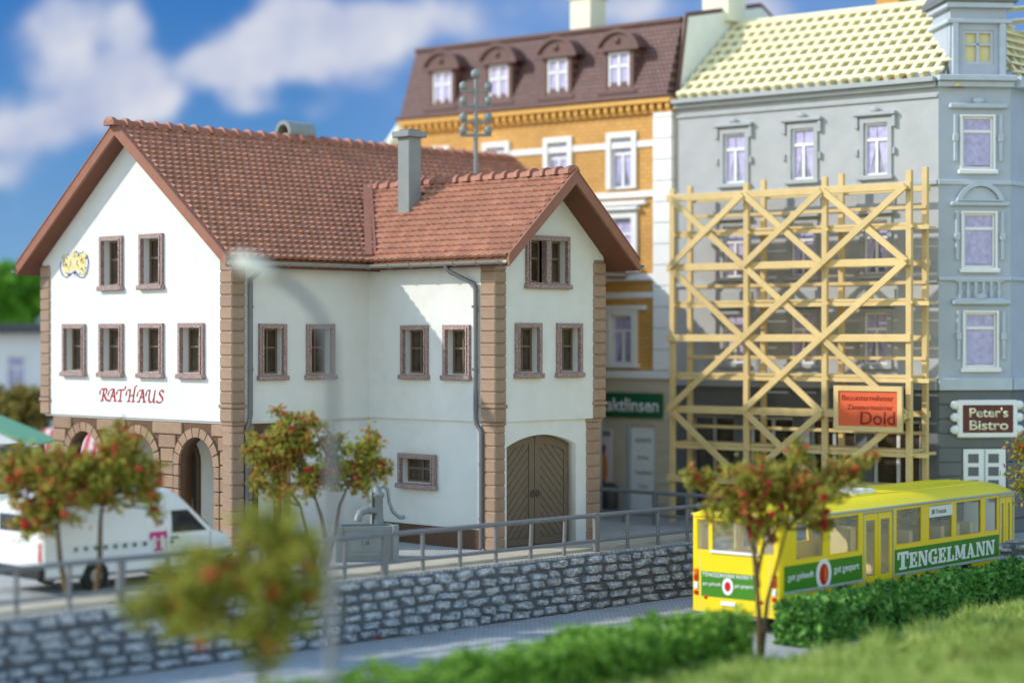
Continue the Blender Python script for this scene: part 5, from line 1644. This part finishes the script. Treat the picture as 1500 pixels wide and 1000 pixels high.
# ------------------------------------------------------------------ the white van
def build_van():
    root = empty('delivery_van', (-9.77, 42.86, 0), atan2(A.y, A.x))
    tag(root, 'white high-roof van with magenta T on its side', 'van')
    W = 1.95
    RS = frame((0, 0), (1, 0), (0, -1)); RR = frame((0, 0), (0, 1), (-1, 0))
    prof = [(0, .38), (-.02, 1.0), (.05, 1.75), (.14, 1.95), (.40, 2.04), (3.0, 2.05), (3.26, 2.0), (3.50, 1.86), (4.33, 1.12), (4.70, 1.0), (4.84, .86), (4.88, .6), (4.85, .38)]
    # loft across the width with tumblehome
    mb = MB(); k = len(prof)
    secs = [(0.0, .0), (.05, .035), (.16, .06), (W - .16, .06), (W - .05, .035), (W, .0)]
    for y, gr in secs:
        for (x, z) in prof:
            cx, cz = 2.5, 1.2
            lean = max(0, (z - 1.1)) * .09 * (1 if y < W / 2 else -1) * (1 if min(y, W - y) < .1 else .6)
            mb.v.append((x + (gr if x > cx else -gr) * (.4 if .5 < x < 4.5 else 1), y + lean, z + (gr if z > cz else 0)))
    for i in range(len(secs) - 1):
        for j in range(k): mb.f.append((i * k + j, i * k + (j + 1) % k, (i + 1) * k + (j + 1) % k, (i + 1) * k + j))
    mb.f.append(tuple(range(k))); e = (len(secs) - 1) * k; mb.f.append(tuple(e + j for j in range(k - 1, -1, -1)))
    body = mb.build('body', 'white_plastic', root, smooth=True)
    # cab window, windscreen, rear window
    ln = .09
    side = lambda x, z, o: (x, max(0, z - 1.1) * ln - o, z)
    def quad(pts, m, name, par, th=.012):
        v = [side(x, z, .001) for x, z in pts] + [side(x, z, .001 + th) for x, z in pts]; q = len(pts)
        f = [tuple(range(q)), tuple(range(2 * q - 1, q - 1, -1))] + [(i, (i + 1) % q, (i + 1) % q + q, i + q) for i in range(q)]
        return MB().add(v, f).build(name, m, par)
    quad([(3.26, 1.12), (4.18, 1.12), (3.68, 1.60), (3.24, 1.60)], 'pane_van', 'cab_window', root)
    quad([(3.08, .5), (3.095, .5), (3.095, 1.8), (3.08, 1.8)], 'grey_plastic', 'door_seam', root, .004)
    quad([(4.28, .5), (4.295, .5), (4.295, 1.1), (4.28, 1.1)], 'grey_plastic', 'door_seam', root, .004)
    quad([(.42, .5), (.435, .5), (.435, 1.75), (.42, 1.75)], 'grey_plastic', 'door_seam', root, .004)
    quad([(.02, .98), (4.3, .98), (4.3, 1.0), (.02, 1.0)], 'white_plastic', 'waist_crease', root, .02)
    quad([(3.2, .99), (3.4, .99), (3.4, 1.03), (3.2, 1.03)], 'iron', 'door_handle', root, .03)
    MB().add([(3.60, .2, 1.81), (3.60, W - .2, 1.81), (4.30, W - .12, 1.17), (4.30, .12, 1.17), (3.64, .2, 1.85), (3.64, W - .2, 1.85), (4.34, W - .12, 1.21), (4.34, .12, 1.21)],
             [(4, 5, 6, 7), (0, 1, 5, 4), (1, 2, 6, 5), (2, 3, 7, 6), (3, 0, 4, 7), (0, 3, 2, 1)]).build('windscreen', 'pane_van', root)
    MB().box(.22, W - .22, -.03, .055, 1.16, 1.66, .02).build('rear_window', 'pane_van', root, RR)
    MB().box(-.03, W + .03, .0, .16, .34, .58, .04).build('rear_bumper', 'tyre', root, RR)
    MB().box(4.70, 4.94, -.02, W + .02, .34, .58, .05).build('front_bumper', 'tyre', root)
    for y in (.06, W - .18): MB().box(y, y + .12, .0, .075, .70, 1.10, .02).build('tail_light', 'lamp_red', root, RR)
    MB().box(.10, 4.8, .02, W - .02, .30, .42).build('sill', 'grey_plastic', root)
    # magenta T and grey dots
    tm = MB(); x0, z0 = 2.66, .74
    tm.prism(rect(x0, x0 + .44, z0 + .34, z0 + .42), .005, .012).prism(rect(x0 + .17, x0 + .27, z0 + .04, z0 + .34), .0055, .0125).prism(rect(x0 + .10, x0 + .34, z0, z0 + .05), .005, .013)
    tm.prism(rect(x0, x0 + .06, z0 + .25, z0 + .34), .005, .0135).prism(rect(x0 + .38, x0 + .44, z0 + .25, z0 + .34), .005, .0135)
    tm.build('letter', 'magenta', root, RS)
    dm = MB().prism(rect(-.045, .045, -.045, .045), .005, .012).mesh('dot', RS); dm.materials.append(MATS['dot_grey'])
    for x in (.75, 1.0, 1.25, 1.50, 1.75, 2.0, 2.25, 2.52, 3.24): inst('dot', dm, root, (x, 0, .92))
    tmw = MB().lathe([(.2, -.1), (.30, -.1), (.33, -.07), (.33, .07), (.30, .1), (.2, .1)], 22).mesh('wheel', Matrix.Rotation(pi / 2, 4, 'X'), True); tmw.materials.append(MATS['tyre'])
    rm = MB().lathe([(.2, -.08), (.2, .09), (.12, .105), (.05, .11)], 18).mesh('rim', Matrix.Rotation(pi / 2, 4, 'X'), True); rm.materials.append(MATS['rim'])
    for x in (1.25, 4.0):
        for y, rz in ((.07, 0), (W - .07, pi)):
            w_ = inst('wheel', tmw, root, (x, y, .33), (0, 0, rz)); inst('rim', rm, w_)
build_van()

# ------------------------------------------------------------------ vegetation
def leaf_cloud(pts, size, rg, flat=0.0):
    """small folded leaf faces at the given points."""
    mb = MB()
    for p in pts:
        s_ = size * rg.uniform(.6, 1.35)
        a = Vector((rg.gauss(0, 1), rg.gauss(0, 1), rg.gauss(0, 1) * (1 - flat))).normalized()
        b = a.cross(Vector((rg.gauss(0, 1), rg.gauss(0, 1), rg.gauss(0, 1)))).normalized()
        c = a.cross(b)
        k = len(mb.v)
        mb.v += [tuple(p - a * s_), tuple(p + b * s_ * .55 + c * s_ * .25), tuple(p + a * s_), tuple(p - b * s_ * .55 + c * s_ * .25)]
        mb.f += [(k, k + 1, k + 2), (k, k + 2, k + 3)]
    return mb

def blossom_mesh(sd, m):
    mb = MB().ball((0, 0, 0), 1.0, 7, 5)
    mb.v = [tuple(Vector(v) * (1 + .9 * mnoise.noise(Vector(v) * 2.1 + Vector((sd, 0, 0))))) for v in mb.v]
    me = mb.mesh('blossom'); me.materials.append(MATS[m]); return me
BLO = [blossom_mesh(i * 3.1, 'blossom_red') for i in range(3)] + [blossom_mesh(20 + i * 3.1, 'blossom_rust') for i in range(2)]

def tree(name, label, base, stems, blobs, nleaf, leaf=.07, flowers=30, seed=1, m='leaf_olive', rust=.25, group='flowering shrub trees', cat='tree', fsize=.10, dens=1.4):
    """stems: list of point lists (local); blobs: (centre, radii) ellipsoids of foliage clumps."""
    rg = random.Random(seed)
    root = empty(name, base)
    tag(root, label, cat, group)
    for st, r in stems:
        k = len(st)
        MB().tube(st, [r * (1 - .65 * i / (k - 1)) for i in range(k)], 8).build('trunk', 'bark', root, smooth=True)
    # limbs to every foliage mass
    pts = []; tot = sum(b[1][0] * b[1][1] * b[1][2] for b in blobs)
    lim = MB()
    tips = [Vector(st[-1]) for st, r in stems] + [Vector(st[-2]) for st, r in stems]
    for c, rad in blobs:
        c = Vector(c)
        t_ = min(tips, key=lambda q: (q - c).length)
        mid = (t_ + c) / 2 + Vector((rg.uniform(-.1, .1), rg.uniform(-.1, .1), -.06))
        lim.tube([t_, mid, c, c + Vector((rg.uniform(-.3, .3), rg.uniform(-.3, .3), rg.uniform(0, .3))) * rad[0]], [.035, .028, .018, .008], 6)
        # leafy twigs fanning out of the mass: uneven outline with gaps between them
        share = rad[0] * rad[1] * rad[2] / tot
        n_here = int(nleaf * dens * share)
        ntw = max(9, int(150 * share))
        tw = []
        for _ in range(ntw):
            d = Vector((rg.gauss(0, 1), rg.gauss(0, 1), rg.gauss(.15, 1))).normalized()
            ln = rg.uniform(.55, 1.3)
            e = c + Vector((d.x * rad[0], d.y * rad[1], d.z * rad[2])) * ln
            m_ = (c + e) / 2 + Vector((rg.uniform(-.12, .12) * rad[0], rg.uniform(-.12, .12) * rad[1], rg.uniform(-.05, .18) * rad[2]))
            tw.append((c, m_, e, rg.uniform(.6, 1.5)))
            lim.tube([c, m_, e], [.016, .011, .005], 4)
        for _ in range(n_here):
            p0, p1, p2, th_ = rg.choice(tw)
            t_ = rg.uniform(.22, 1.03)
            q = p0 * (1 - t_) ** 2 + p1 * 2 * t_ * (1 - t_) + p2 * t_ * t_
            sg_ = .075 * th_ * (.6 + .6 * rad[0])
            pts.append(q + Vector((rg.gauss(0, sg_), rg.gauss(0, sg_), rg.gauss(0, sg_ * .8))))
    lim.build('limbs', 'bark', root, smooth=True)
    leaf_cloud(pts, leaf * 1.12, rg).build('crown', m, root, fix=False)
    out = [p for p in pts]
    for i in range(int(flowers * 2.2)):
        p = rg.choice(out); s_ = fsize * .66 * rg.uniform(.4, 1.3)
        me = rg.choice(BLO[3:]) if rg.random() < rust else rg.choice(BLO[:3])
        inst('blossom', me, root, p + Vector((rg.uniform(-.08, .08), rg.uniform(-.12, .0), rg.uniform(-.05, .1))), (rg.uniform(0, 6), rg.uniform(0, 6), 0), (s_, s_, s_ * .8))
    return root

def px(x, y, D): return Vector(((x - 750) / 3000 * D, D, CAMZ + (495 - y) / 3000 * D))
def at(D, base, items, k=1.22):
    """foliage masses given by picture position at depth D (plus depth offset), as local coordinates."""
    res = []
    for (x, y, rx, ry, dd) in items:
        p = px(x, y, D + dd) - base
        s_ = (D + dd) / 3000
        res.append((tuple(p), (rx * k * s_, rx * k * s_ * .8, ry * k * s_)))
    return res
def loc(base, pts, D): return [tuple(px(x, y, D) - base) for x, y in pts]

D = 43.4; b = Vector(((1113 - 750) / 3000 * D, D, STREET))
tree('flowering_tree', 'slim tree with dense red blossom before the yellow bus', b,
     [(loc(b, [(1113, 966), (1112, 900), (1108, 850), (1118, 800), (1140, 775)], D), .07), (loc(b, [(1116, 960), (1124, 880), (1140, 820), (1152, 775)], D + .1), .055), (loc(b, [(1110, 860), (1104, 800), (1092, 765)], D), .07)],
     at(D, b, [(1085, 740, 42, 34, 0), (1140, 720, 50, 42, .2), (1195, 715, 45, 36, -.2), (1110, 770, 36, 22, .1), (1040, 702, 34, 14, .2), (1175, 672, 30, 22, 0), (1235, 690, 34, 20, .3), (1265, 672, 26, 9, 0), (1205, 765, 26, 16, .3), (1012, 694, 20, 7, .1), (1100, 700, 40, 24, -.3)]),
     5200, .062, 62, 11, rust=.12, fsize=.105)
D = 46.3; b = Vector(((468 - 750) / 3000 * D, D, 0))
tree('flowering_tree', 'flowering tree before the town hall corner, one long twig arching left', b,
     [(loc(b, [(468, 844), (478, 800), (470, 755), (462, 730)], D), .07), (loc(b, [(472, 844), (490, 790), (498, 740), (510, 710)], D), .06), (loc(b, [(466, 846), (452, 790), (440, 740)], D), .06)],
     at(D, b, [(400, 675, 40, 34, 0), (440, 665, 38, 42, .2), (455, 705, 28, 26, -.1), (375, 655, 20, 12, 0), (525, 680, 36, 34, 0), (545, 655, 22, 26, .2), (505, 695, 24, 20, .1), (560, 690, 16, 20, 0), (430, 612, 20, 9, 0), (458, 622, 16, 10, 0), (405, 600, 16, 6, .1), (400, 715, 30, 20, .1), (485, 660, 26, 30, .3), (420, 640, 34, 22, 0), (480, 700, 26, 22, .2)]),
     5000, .06, 42, 12, rust=.2, fsize=.10)
D = 42.2; b = Vector(((100 - 750) / 3000 * D, D, 0))
tree('flowering_tree', 'olive leaved tree with rust blossom near the back of the van', b,
     [(loc(b, [(100, 882), (88, 820), (84, 770), (90, 740)], D), .07)],
     at(D, b, [(60, 705, 50, 42, 0), (105, 700, 48, 36, .2), (70, 750, 40, 26, 0), (35, 690, 34, 24, .1), (45, 775, 24, 20, 0), (125, 730, 26, 20, 0), (20, 720, 20, 22, 0)]),
     4200, .062, 34, 13, rust=.5)
D = 42.6; b = Vector(((146 - 750) / 3000 * D, D, 0))
tree('flowering_tree', 'taller red blossomed tree standing before the arcade arches', b,
     [(loc(b, [(140, 878), (146, 820), (147, 765), (150, 730)], D), .075)],
     at(D, b, [(170, 690, 46, 38, 0), (200, 700, 36, 30, .2), (180, 655, 30, 22, 0), (150, 725, 34, 22, 0), (218, 720, 22, 22, 0), (225, 745, 12, 20, 0), (170, 625, 10, 14, .1), (130, 690, 26, 22, 0)]),
     4000, .062, 36, 14, rust=.3)
D = 31.5; b = Vector(((385 - 750) / 3000 * D, D, STREET))
tree('flowering_tree', 'strongly blurred olive tree in the near foreground', b,
     [([(0, 0, 0), (.02, 0, .8), (0, 0, 1.6), (.05, 0, 2.3)], .08)],
     at(D, b, [(350, 845, 74, 55, 0), (410, 810, 62, 62, .2), (290, 870, 66, 38, 0), (425, 880, 58, 40, .1), (232, 890, 44, 26, 0), (385, 765, 40, 32, .1), (462, 845, 30, 60, 0), (395, 930, 54, 28, 0), (310, 910, 66, 26, 0), (385, 975, 26, 30, 0), (205, 895, 30, 18, 0), (250, 850, 34, 22, .2)], 1.28),
     6400, .06, 22, 15, rust=.8, fsize=.13, m='leaf_moss', dens=1.15)
D = 50.0; b = Vector(((1530 - 750) / 3000 * D, D, STREET))
tree('flowering_tree', 'tree cut by the right picture edge beside the bus front', b,
     [(loc(b, [(1530, 900), (1526, 800), (1520, 720)], D), .09)],
     at(D, b, [(1510, 670, 30, 22, 0), (1530, 700, 40, 40, 0), (1495, 655, 16, 7, 0), (1500, 715, 14, 22, 0), (1550, 650, 40, 40, 0)]),
     3000, .06, 26, 16, rust=.3)

def hedge(label, p0, p1, width, height, n, leaf, m, seed, z0=STREET):
    """clipped leafy hedge from p0 to p1."""
    rg = random.Random(seed)
    d = p1 - p0; L = d.length; d.normalize()
    root = empty('hedge', (p0.x, p0.y, z0), atan2(d.y, d.x))
    tag(root, label, 'hedge', 'low hedges along the street')
    hh = lambda x, y: height * (1 + .20 * mnoise.noise(Vector((x * .9, y, seed))) + .14 * mnoise.noise(Vector((x * 2.6, y * 2, seed + 5))))
    ww = lambda x, z: width / 2 * (1 + .26 * mnoise.noise(Vector((x * 1.1, z * 2, seed + 9))))
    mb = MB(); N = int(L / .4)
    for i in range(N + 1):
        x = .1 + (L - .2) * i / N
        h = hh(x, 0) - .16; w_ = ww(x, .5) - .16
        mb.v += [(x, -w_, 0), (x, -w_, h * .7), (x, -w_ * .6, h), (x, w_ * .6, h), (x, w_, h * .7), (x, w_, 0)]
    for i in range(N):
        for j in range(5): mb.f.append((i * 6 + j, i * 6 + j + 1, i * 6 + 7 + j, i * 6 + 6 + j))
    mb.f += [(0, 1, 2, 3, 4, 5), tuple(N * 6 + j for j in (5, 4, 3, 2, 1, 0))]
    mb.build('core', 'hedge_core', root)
    pts = []
    for _ in range(n):
        x = rg.uniform(0, L); t_ = rg.uniform(0, 1)
        e = rg.gauss(0, .055) + .06 * mnoise.noise(Vector((x * 3, t_ * 6, seed)))
        if rg.random() < .06:
            x = rg.choice((0, L)) + rg.gauss(0, .06); y = rg.uniform(-.8, .8) * ww(x, .5); z = rg.uniform(.05, .95) * hh(x, y)
        elif t_ < .36: y = -ww(x, t_) - e; z = hh(x, -.5) * (t_ / .36) * .86
        elif t_ < .64:
            a = pi * (t_ - .36) / .28
            y = -ww(x, 1) * cos(a) * .97; z = hh(x, y) * (.86 + .14 * sin(a) ** .6) + e
        else: y = ww(x, t_) + e; z = hh(x, .5) * ((1 - t_) / .36) * .86
        pts.append(Vector((x, y, max(.02, z))))
    leaf_cloud(pts, leaf, rg).build('foliage', m, root, fix=False)
bd = Vector((.655, .756)); bn = Vector((.756, -.655))
hs = Vector((6.04, 45.3)) + bn * .25
hedge('dark leafy hedge hiding the wheels of the yellow bus', hs, hs + bd * 14, 1.0, .92, 11000, .10, 'leaf_hedge', 3)
he = Vector((4.55, 42.6))
hedge('bright green blurred hedge in the foreground before the rubble wall', he - bd * 15.5, he, 1.15, 1.06, 14000, .085, 'leaf_lime', 4)

# grass bank in front of the hedges
def build_grass():
    rg = random.Random(9)
    def hgt(x, y):
        q = Vector((x, y)) - he
        off = q.dot(bn); al = q.dot(bd)
        rise = max(0.0, off - .9)
        return STREET + .10 + min(.9, rise * .12) + max(0, al) * .02 * min(1, rise) + .07 * mnoise.noise(Vector((x * .7, y * .7, 2)))
    mb = MB(); nx, ny = 60, 40; O = he + bd * -16 + bn * .55
    idx = {}
    for i in range(nx + 1):
        for j in range(ny + 1):
            p = O + bd * (34 * i / nx) + bn * (16 * j / ny)
            if i > nx * .46: p = p + bn * .95 * min(1, (i - nx * .46) / 2) 
            z = hgt(p.x, p.y)
            if j == 0: z = STREET - .02
            idx[i, j] = len(mb.v); mb.v.append((p.x, p.y, z))
    for i in range(nx):
        for j in range(ny): mb.f.append((idx[i, j], idx[i + 1, j], idx[i + 1, j + 1], idx[i, j + 1]))
    o = mb.build('grass_verge', 'turf', smooth=True); tag(o, 'rough grass verge in the near right foreground', kind='structure')
    if o.data.polygons[len(o.data.polygons) // 2].normal.z < 0: o.data.flip_normals()
    mb = MB()
    for _ in range(90000):
        al = rg.uniform(-7, 16); off = .6 + 11 * rg.random() ** 1.2
        p = he + bd * al + bn * off
        if al > 0 and off < 1.55: continue
        z = hgt(p.x, p.y) - .02
        cl = mnoise.noise(Vector((p.x * 1.6, p.y * 1.6, 7)))
        h = rg.uniform(.12, .32) * max(.2, 1 + 1.6 * cl); a = rg.uniform(0, 2 * pi); w_ = rg.uniform(.018, .036)
        lx, ly = rg.gauss(0, .45) * h, rg.gauss(0, .45) * h
        k = len(mb.v)
        mb.v += [(p.x - cos(a) * w_, p.y - sin(a) * w_, z), (p.x + cos(a) * w_, p.y + sin(a) * w_, z), (p.x + lx, p.y + ly, z + h)]
        mb.f.append((k, k + 1, k + 2))
    o = mb.build('grass', 'grass_blade', fix=False); tag(o, 'pale green grass blades before the hedges', 'grass', kind='stuff')
    # small rust-coloured weeds in the grass
    for n_, (x, y, D, s_) in enumerate([(1472, 968, 37.5, 26), (1405, 990, 37.0, 16)]):
        c = px(x, y, D); z = hgt(c.x, c.y); r_ = empty('weed_tuft', (c.x, c.y, z))
        tag(r_, ['largest olive weed tuft in the grass at the right edge', 'smaller olive weed tuft in the foreground grass below the bus'][n_], 'plant', 'weed tufts in the grass')
        rr = s_ * D / 3000 * 1.5
        pts = [Vector((rg.gauss(0, .5) * rr, rg.gauss(0, .5) * rr, abs(rg.gauss(0, .6)) * rr)) for _ in range(420)]
        leaf_cloud(pts, .05, rg).build('foliage', 'leaf_weed', r_, fix=False)
build_grass()

# fallen blossoms on the street
for i, (x, y, D) in enumerate([(553, 936, 46.3), (1030, 858, 55.5), (1092, 942, 45.6), (966, 876, 53.5)]):
    z = STREET; Dg = 3000 * (CAMZ - z) / (y - 495); p = px(x, y, Dg)
    o = bpy.data.objects.new('fallen_blossom', BLO[i % 3]); COL.objects.link(o)
    o.location = (p.x, p.y, z + .04); o.scale = (.06, .06, .05)
    tag(o, ['red blossom fallen on the street left of centre below the wall', 'red blossom lying near the back of the bus', 'red blossom lying by the tree trunk before the bus', 'red blossom at the foot of the wall near the bus'][i], 'blossom', 'fallen blossoms on the street')

# ------------------------------------------------------------------ street lamp, very near
def build_lamp():
    D = 28.0; x = (486 - 750) / 3000 * D
    root = empty('street_lamp', (x, D, STREET))
    tag(root, 'blurred grey street lamp with curved arm in the near foreground', 'street lamp')
    q = lambda X, Y: tuple(px(X, Y, D) - Vector((x, D, STREET)))
    MB().tube([(0, 0, 0), (0, 0, 1.0), (0, 0, 1.05), q(486, 700), q(486, 560), q(483, 505), q(470, 465), q(448, 435), q(418, 412), q(388, 396)], [.13, .13, .085, .07, .066, .064, .062, .06, .058, .055], 12).build('pole', 'lamp_post', root, smooth=True)
    c = Vector(q(360, 388)); e = Vector(q(392, 398))
    MB().tube([q(398, 401), q(388, 396), q(372, 390), q(350, 382), q(338, 379)], [.06, .10, .13, .115, .03], 12).build('lamp_head', 'lamp_head', root, smooth=True)
    MB().box(-.16, .16, -.16, .16, 0, .06, .02).build('base_plate', 'lamp_post', root)
build_lamp()

# ------------------------------------------------------------------ far left: house, tree, market stalls
def build_left():
    D = 80.0
    c = px(-30, 600, D)
    root = empty('flat_roof_house', (c.x, c.y, 0), radians(18))
    tag(root, 'small white house with dark flat roof, far left', 'building')
    wz = CAMZ + (495 - 488) / 3000 * D
    FMh = frame((0, -2), (1, 0), (0, -1)); FMr = frame((2.35, -2), (0, 1), (1, 0))
    hl = house_window(root, FMh, .9, 1.6, 3.4, 4.7, 'far_white', .08, None, True, True, .04)
    hl2 = house_window(root, FMh, -.8, -.1, 3.4, 4.7, 'far_white', .08, None, True, True, .04)
    sheet('wall', 'far_white', root, FMh, rect(-5, 2.35, 0, wz), [hl, hl2], -.25, 0)
    MB().box(2.1, 2.35, -1.74, 3, 0, wz).build('side_wall', 'far_white', root)
    MB().box(-5, 2.34, 2.75, 3, 0, wz).build('rear_wall', 'far_white', root)
    MB().box(-5.4, 2.9, -2.6, 3.4, wz, wz + .35, .04).build('roof', 'flat_roof', root)
    MB().box(-4.9, 2.0, -1.6, 2.7, .1, wz - .05).build('inner_core', 'dark_inside', root)
    D2 = 92.0; b = Vector(((12 - 750) / 3000 * D2, D2, 0))
    tree('broad_tree', 'bright green tree rising behind the flat-roofed house', b, [([(0, 0, 0), (.1, 0, 2.0), (0, 0, 4.2)], .3)],
         at(D2, b, [(15, 450, 50, 46, 0), (-20, 440, 50, 46, 1), (36, 500, 34, 50, 0), (20, 540, 46, 40, 0), (-30, 500, 50, 50, 0), (38, 425, 24, 20, 0), (0, 580, 60, 40, 0)]), 6000, .22, 0, 31, 'leaf_far', group='trees far left', dens=3.0)
    D3 = 73.0; b = Vector(((30 - 750) / 3000 * D3, D3, 0))
    tree('shrub', 'rusty olive shrub below the flat-roofed house', b, [([(0, 0, 0), (.05, 0, 1.0), (0, 0, 2.2)], .1)],
         at(D3, b, [(20, 600, 40, 26, 0), (60, 608, 26, 20, 0), (-20, 600, 40, 26, 0), (30, 580, 26, 12, 0), (20, 640, 30, 20, .5)]), 3600, .12, 0, 32, 'leaf_rust', group=None, cat='shrub', dens=2.0)
    # green roofed stall
    D4 = 62.0; p = px(-12, 700, D4); r_ = empty('market_stall', (p.x, p.y, 0), radians(-10))
    tag(r_, 'market stall with pale green gabled roof and brown posts', 'market stall', 'market stalls on the plaza')
    s_ = D4 / 3000; zt = CAMZ - 118 * s_; ze = CAMZ - 152 * s_
    for xx in (-1.6, 1.28):
        for y in (-.8, .8): MB().box(xx - .06, xx + .06, y - .06, y + .06, 0, ze).build('post', 'wood_dark', r_)
    for sg in (-1, 1):
        MB().add([(0 - .2, -1.1, zt), (0 - .2, 1.1, zt), (-.2 + sg * 1.95, 1.1, ze - .05), (-.2 + sg * 1.95, -1.1, ze - .05), (-.2, -1.1, zt + .07), (-.2, 1.1, zt + .07), (-.2 + sg * 1.95, 1.1, ze + .02), (-.2 + sg * 1.95, -1.1, ze + .02)],
                 [(0, 1, 2, 3), (4, 7, 6, 5), (0, 3, 7, 4), (1, 5, 6, 2), (2, 6, 7, 3)]).build('roof_panel', 'stall_green', r_)
    MB().prism([(-1.9, ze), (1.5, ze), (-.2, zt)], -.02, .02).build('gable', 'far_white', r_, frame((0, -1.0), (1, 0), (0, -1)))
    MB().box(-1.75, 1.4, -.75, -.2, .75, .85, .01).build('counter', 'wood_dark', r_)
    MB().box(-1.7, 1.35, -.72, -.66, .1, .75).build('counter_front', 'far_white', r_)
    MB().box(-1.6, 1.2, .74, .8, 1.0, ze - .2).build('back_cloth', 'crate_blue', r_)
    for i, (xx, m) in enumerate(((-1.3, 'orange_fruit'), (-.4, 'crate_blue'), (.5, 'orange_fruit'))):
        w = Matrix.Rotation(radians(-10), 4, 'Z') @ Vector((xx, -.47, .85))
        cr = empty('fruit_crate', (p.x + w.x, p.y + w.y, .85), radians(-10))
        tag(cr, ['wooden crate of oranges at the left end of the stall counter', 'blue crate in the middle of the stall counter', 'wooden crate of oranges at the right end of the stall counter'][i], 'crate', 'crates on the stall counter')
        MB().ring(rect(-.3, .3, -.2, .2), rect(-.26, .26, -.16, .16), 0, .2).build('box', 'wood_dark' if m != 'crate_blue' else 'crate_blue', cr, Matrix(((1, 0, 0, 0), (0, 0, 1, 0), (0, 1, 0, 0), (0, 0, 0, 1))))
        mb = MB()
        for q in range(15): mb.ball((-.21 + (q % 5) * .105, -.1 + (q // 5) * .1, .17), .06, 6, 4)
        mb.build('fruit', 'orange_fruit' if m != 'crate_blue' else 'far_white', cr, smooth=True)
    # red and white striped stall
    D5 = 66.0; p = px(108, 700, D5); r_ = empty('market_stall', (p.x, p.y, 0), radians(-8))
    tag(r_, 'market stall with red and white striped awning beyond the arcade', 'market stall', 'market stalls on the plaza')
    s_ = D5 / 3000; zt = CAMZ - 132 * s_; ze = CAMZ - 165 * s_
    for xx in (-1.05, 1.05):
        for y in (-.7, .7): MB().box(xx - .05, xx + .05, y - .05, y + .05, 0, ze).build('post', 'white_trim', r_)
    v = [(-1.3, -.95, ze), (1.3, -.95, ze), (1.3, .95, ze), (-1.3, .95, ze), (-.85, -.35, zt), (.85, -.35, zt), (.85, .35, zt), (-.85, .35, zt)]
    MB().add(v, [(0, 1, 5, 4), (1, 2, 6, 5), (2, 3, 7, 6), (3, 0, 4, 7), (4, 5, 6, 7), (0, 3, 2, 1)]).build('awning', 'awning_stripes', r_)
    for i in range(10):
        a = -1.3 + i * .26
        MB().prism([(a + .005, ze), (a + .255, ze), (a + .255, ze - .12), (a + .13, ze - .18), (a + .005, ze - .12)], 0, .02).build('valance', 'awning_stripes', r_, frame((0, -.96), (1, 0), (0, -1)))
    MB().box(-1.15, 1.15, -.85, -.80, .05, 1.0).build('counter_front', 'far_white', r_)
    MB().box(-1.2, 1.2, -.88, -.3, 1.0, 1.08, .01).build('counter', 'wood_dark', r_)
    MB().box(-1.1, 1.1, .68, .74, .2, ze - .1).build('back_cloth', 'far_white', r_)
    # waste bin by the optician's door
    bp = Vector((FO.x, FO.y)) + Vector((.772, -.635)) * -2.1 + Vector((.635, .772)) * -.5
    r_ = empty('waste_bin', (bp.x, bp.y, 0)); tag(r_, 'dark rounded waste bin beside the white shop door', 'waste bin')
    MB().lathe([(.22, 0), (.26, .1), (.27, .7), (.24, .75)], 16).build('body', 'bin_dark', r_, smooth=True)
    MB().lathe([(.29, .75), (.29, .80), (.22, .9), (.08, .96)], 16).build('lid', 'bin_dark', r_, smooth=True)
build_left()
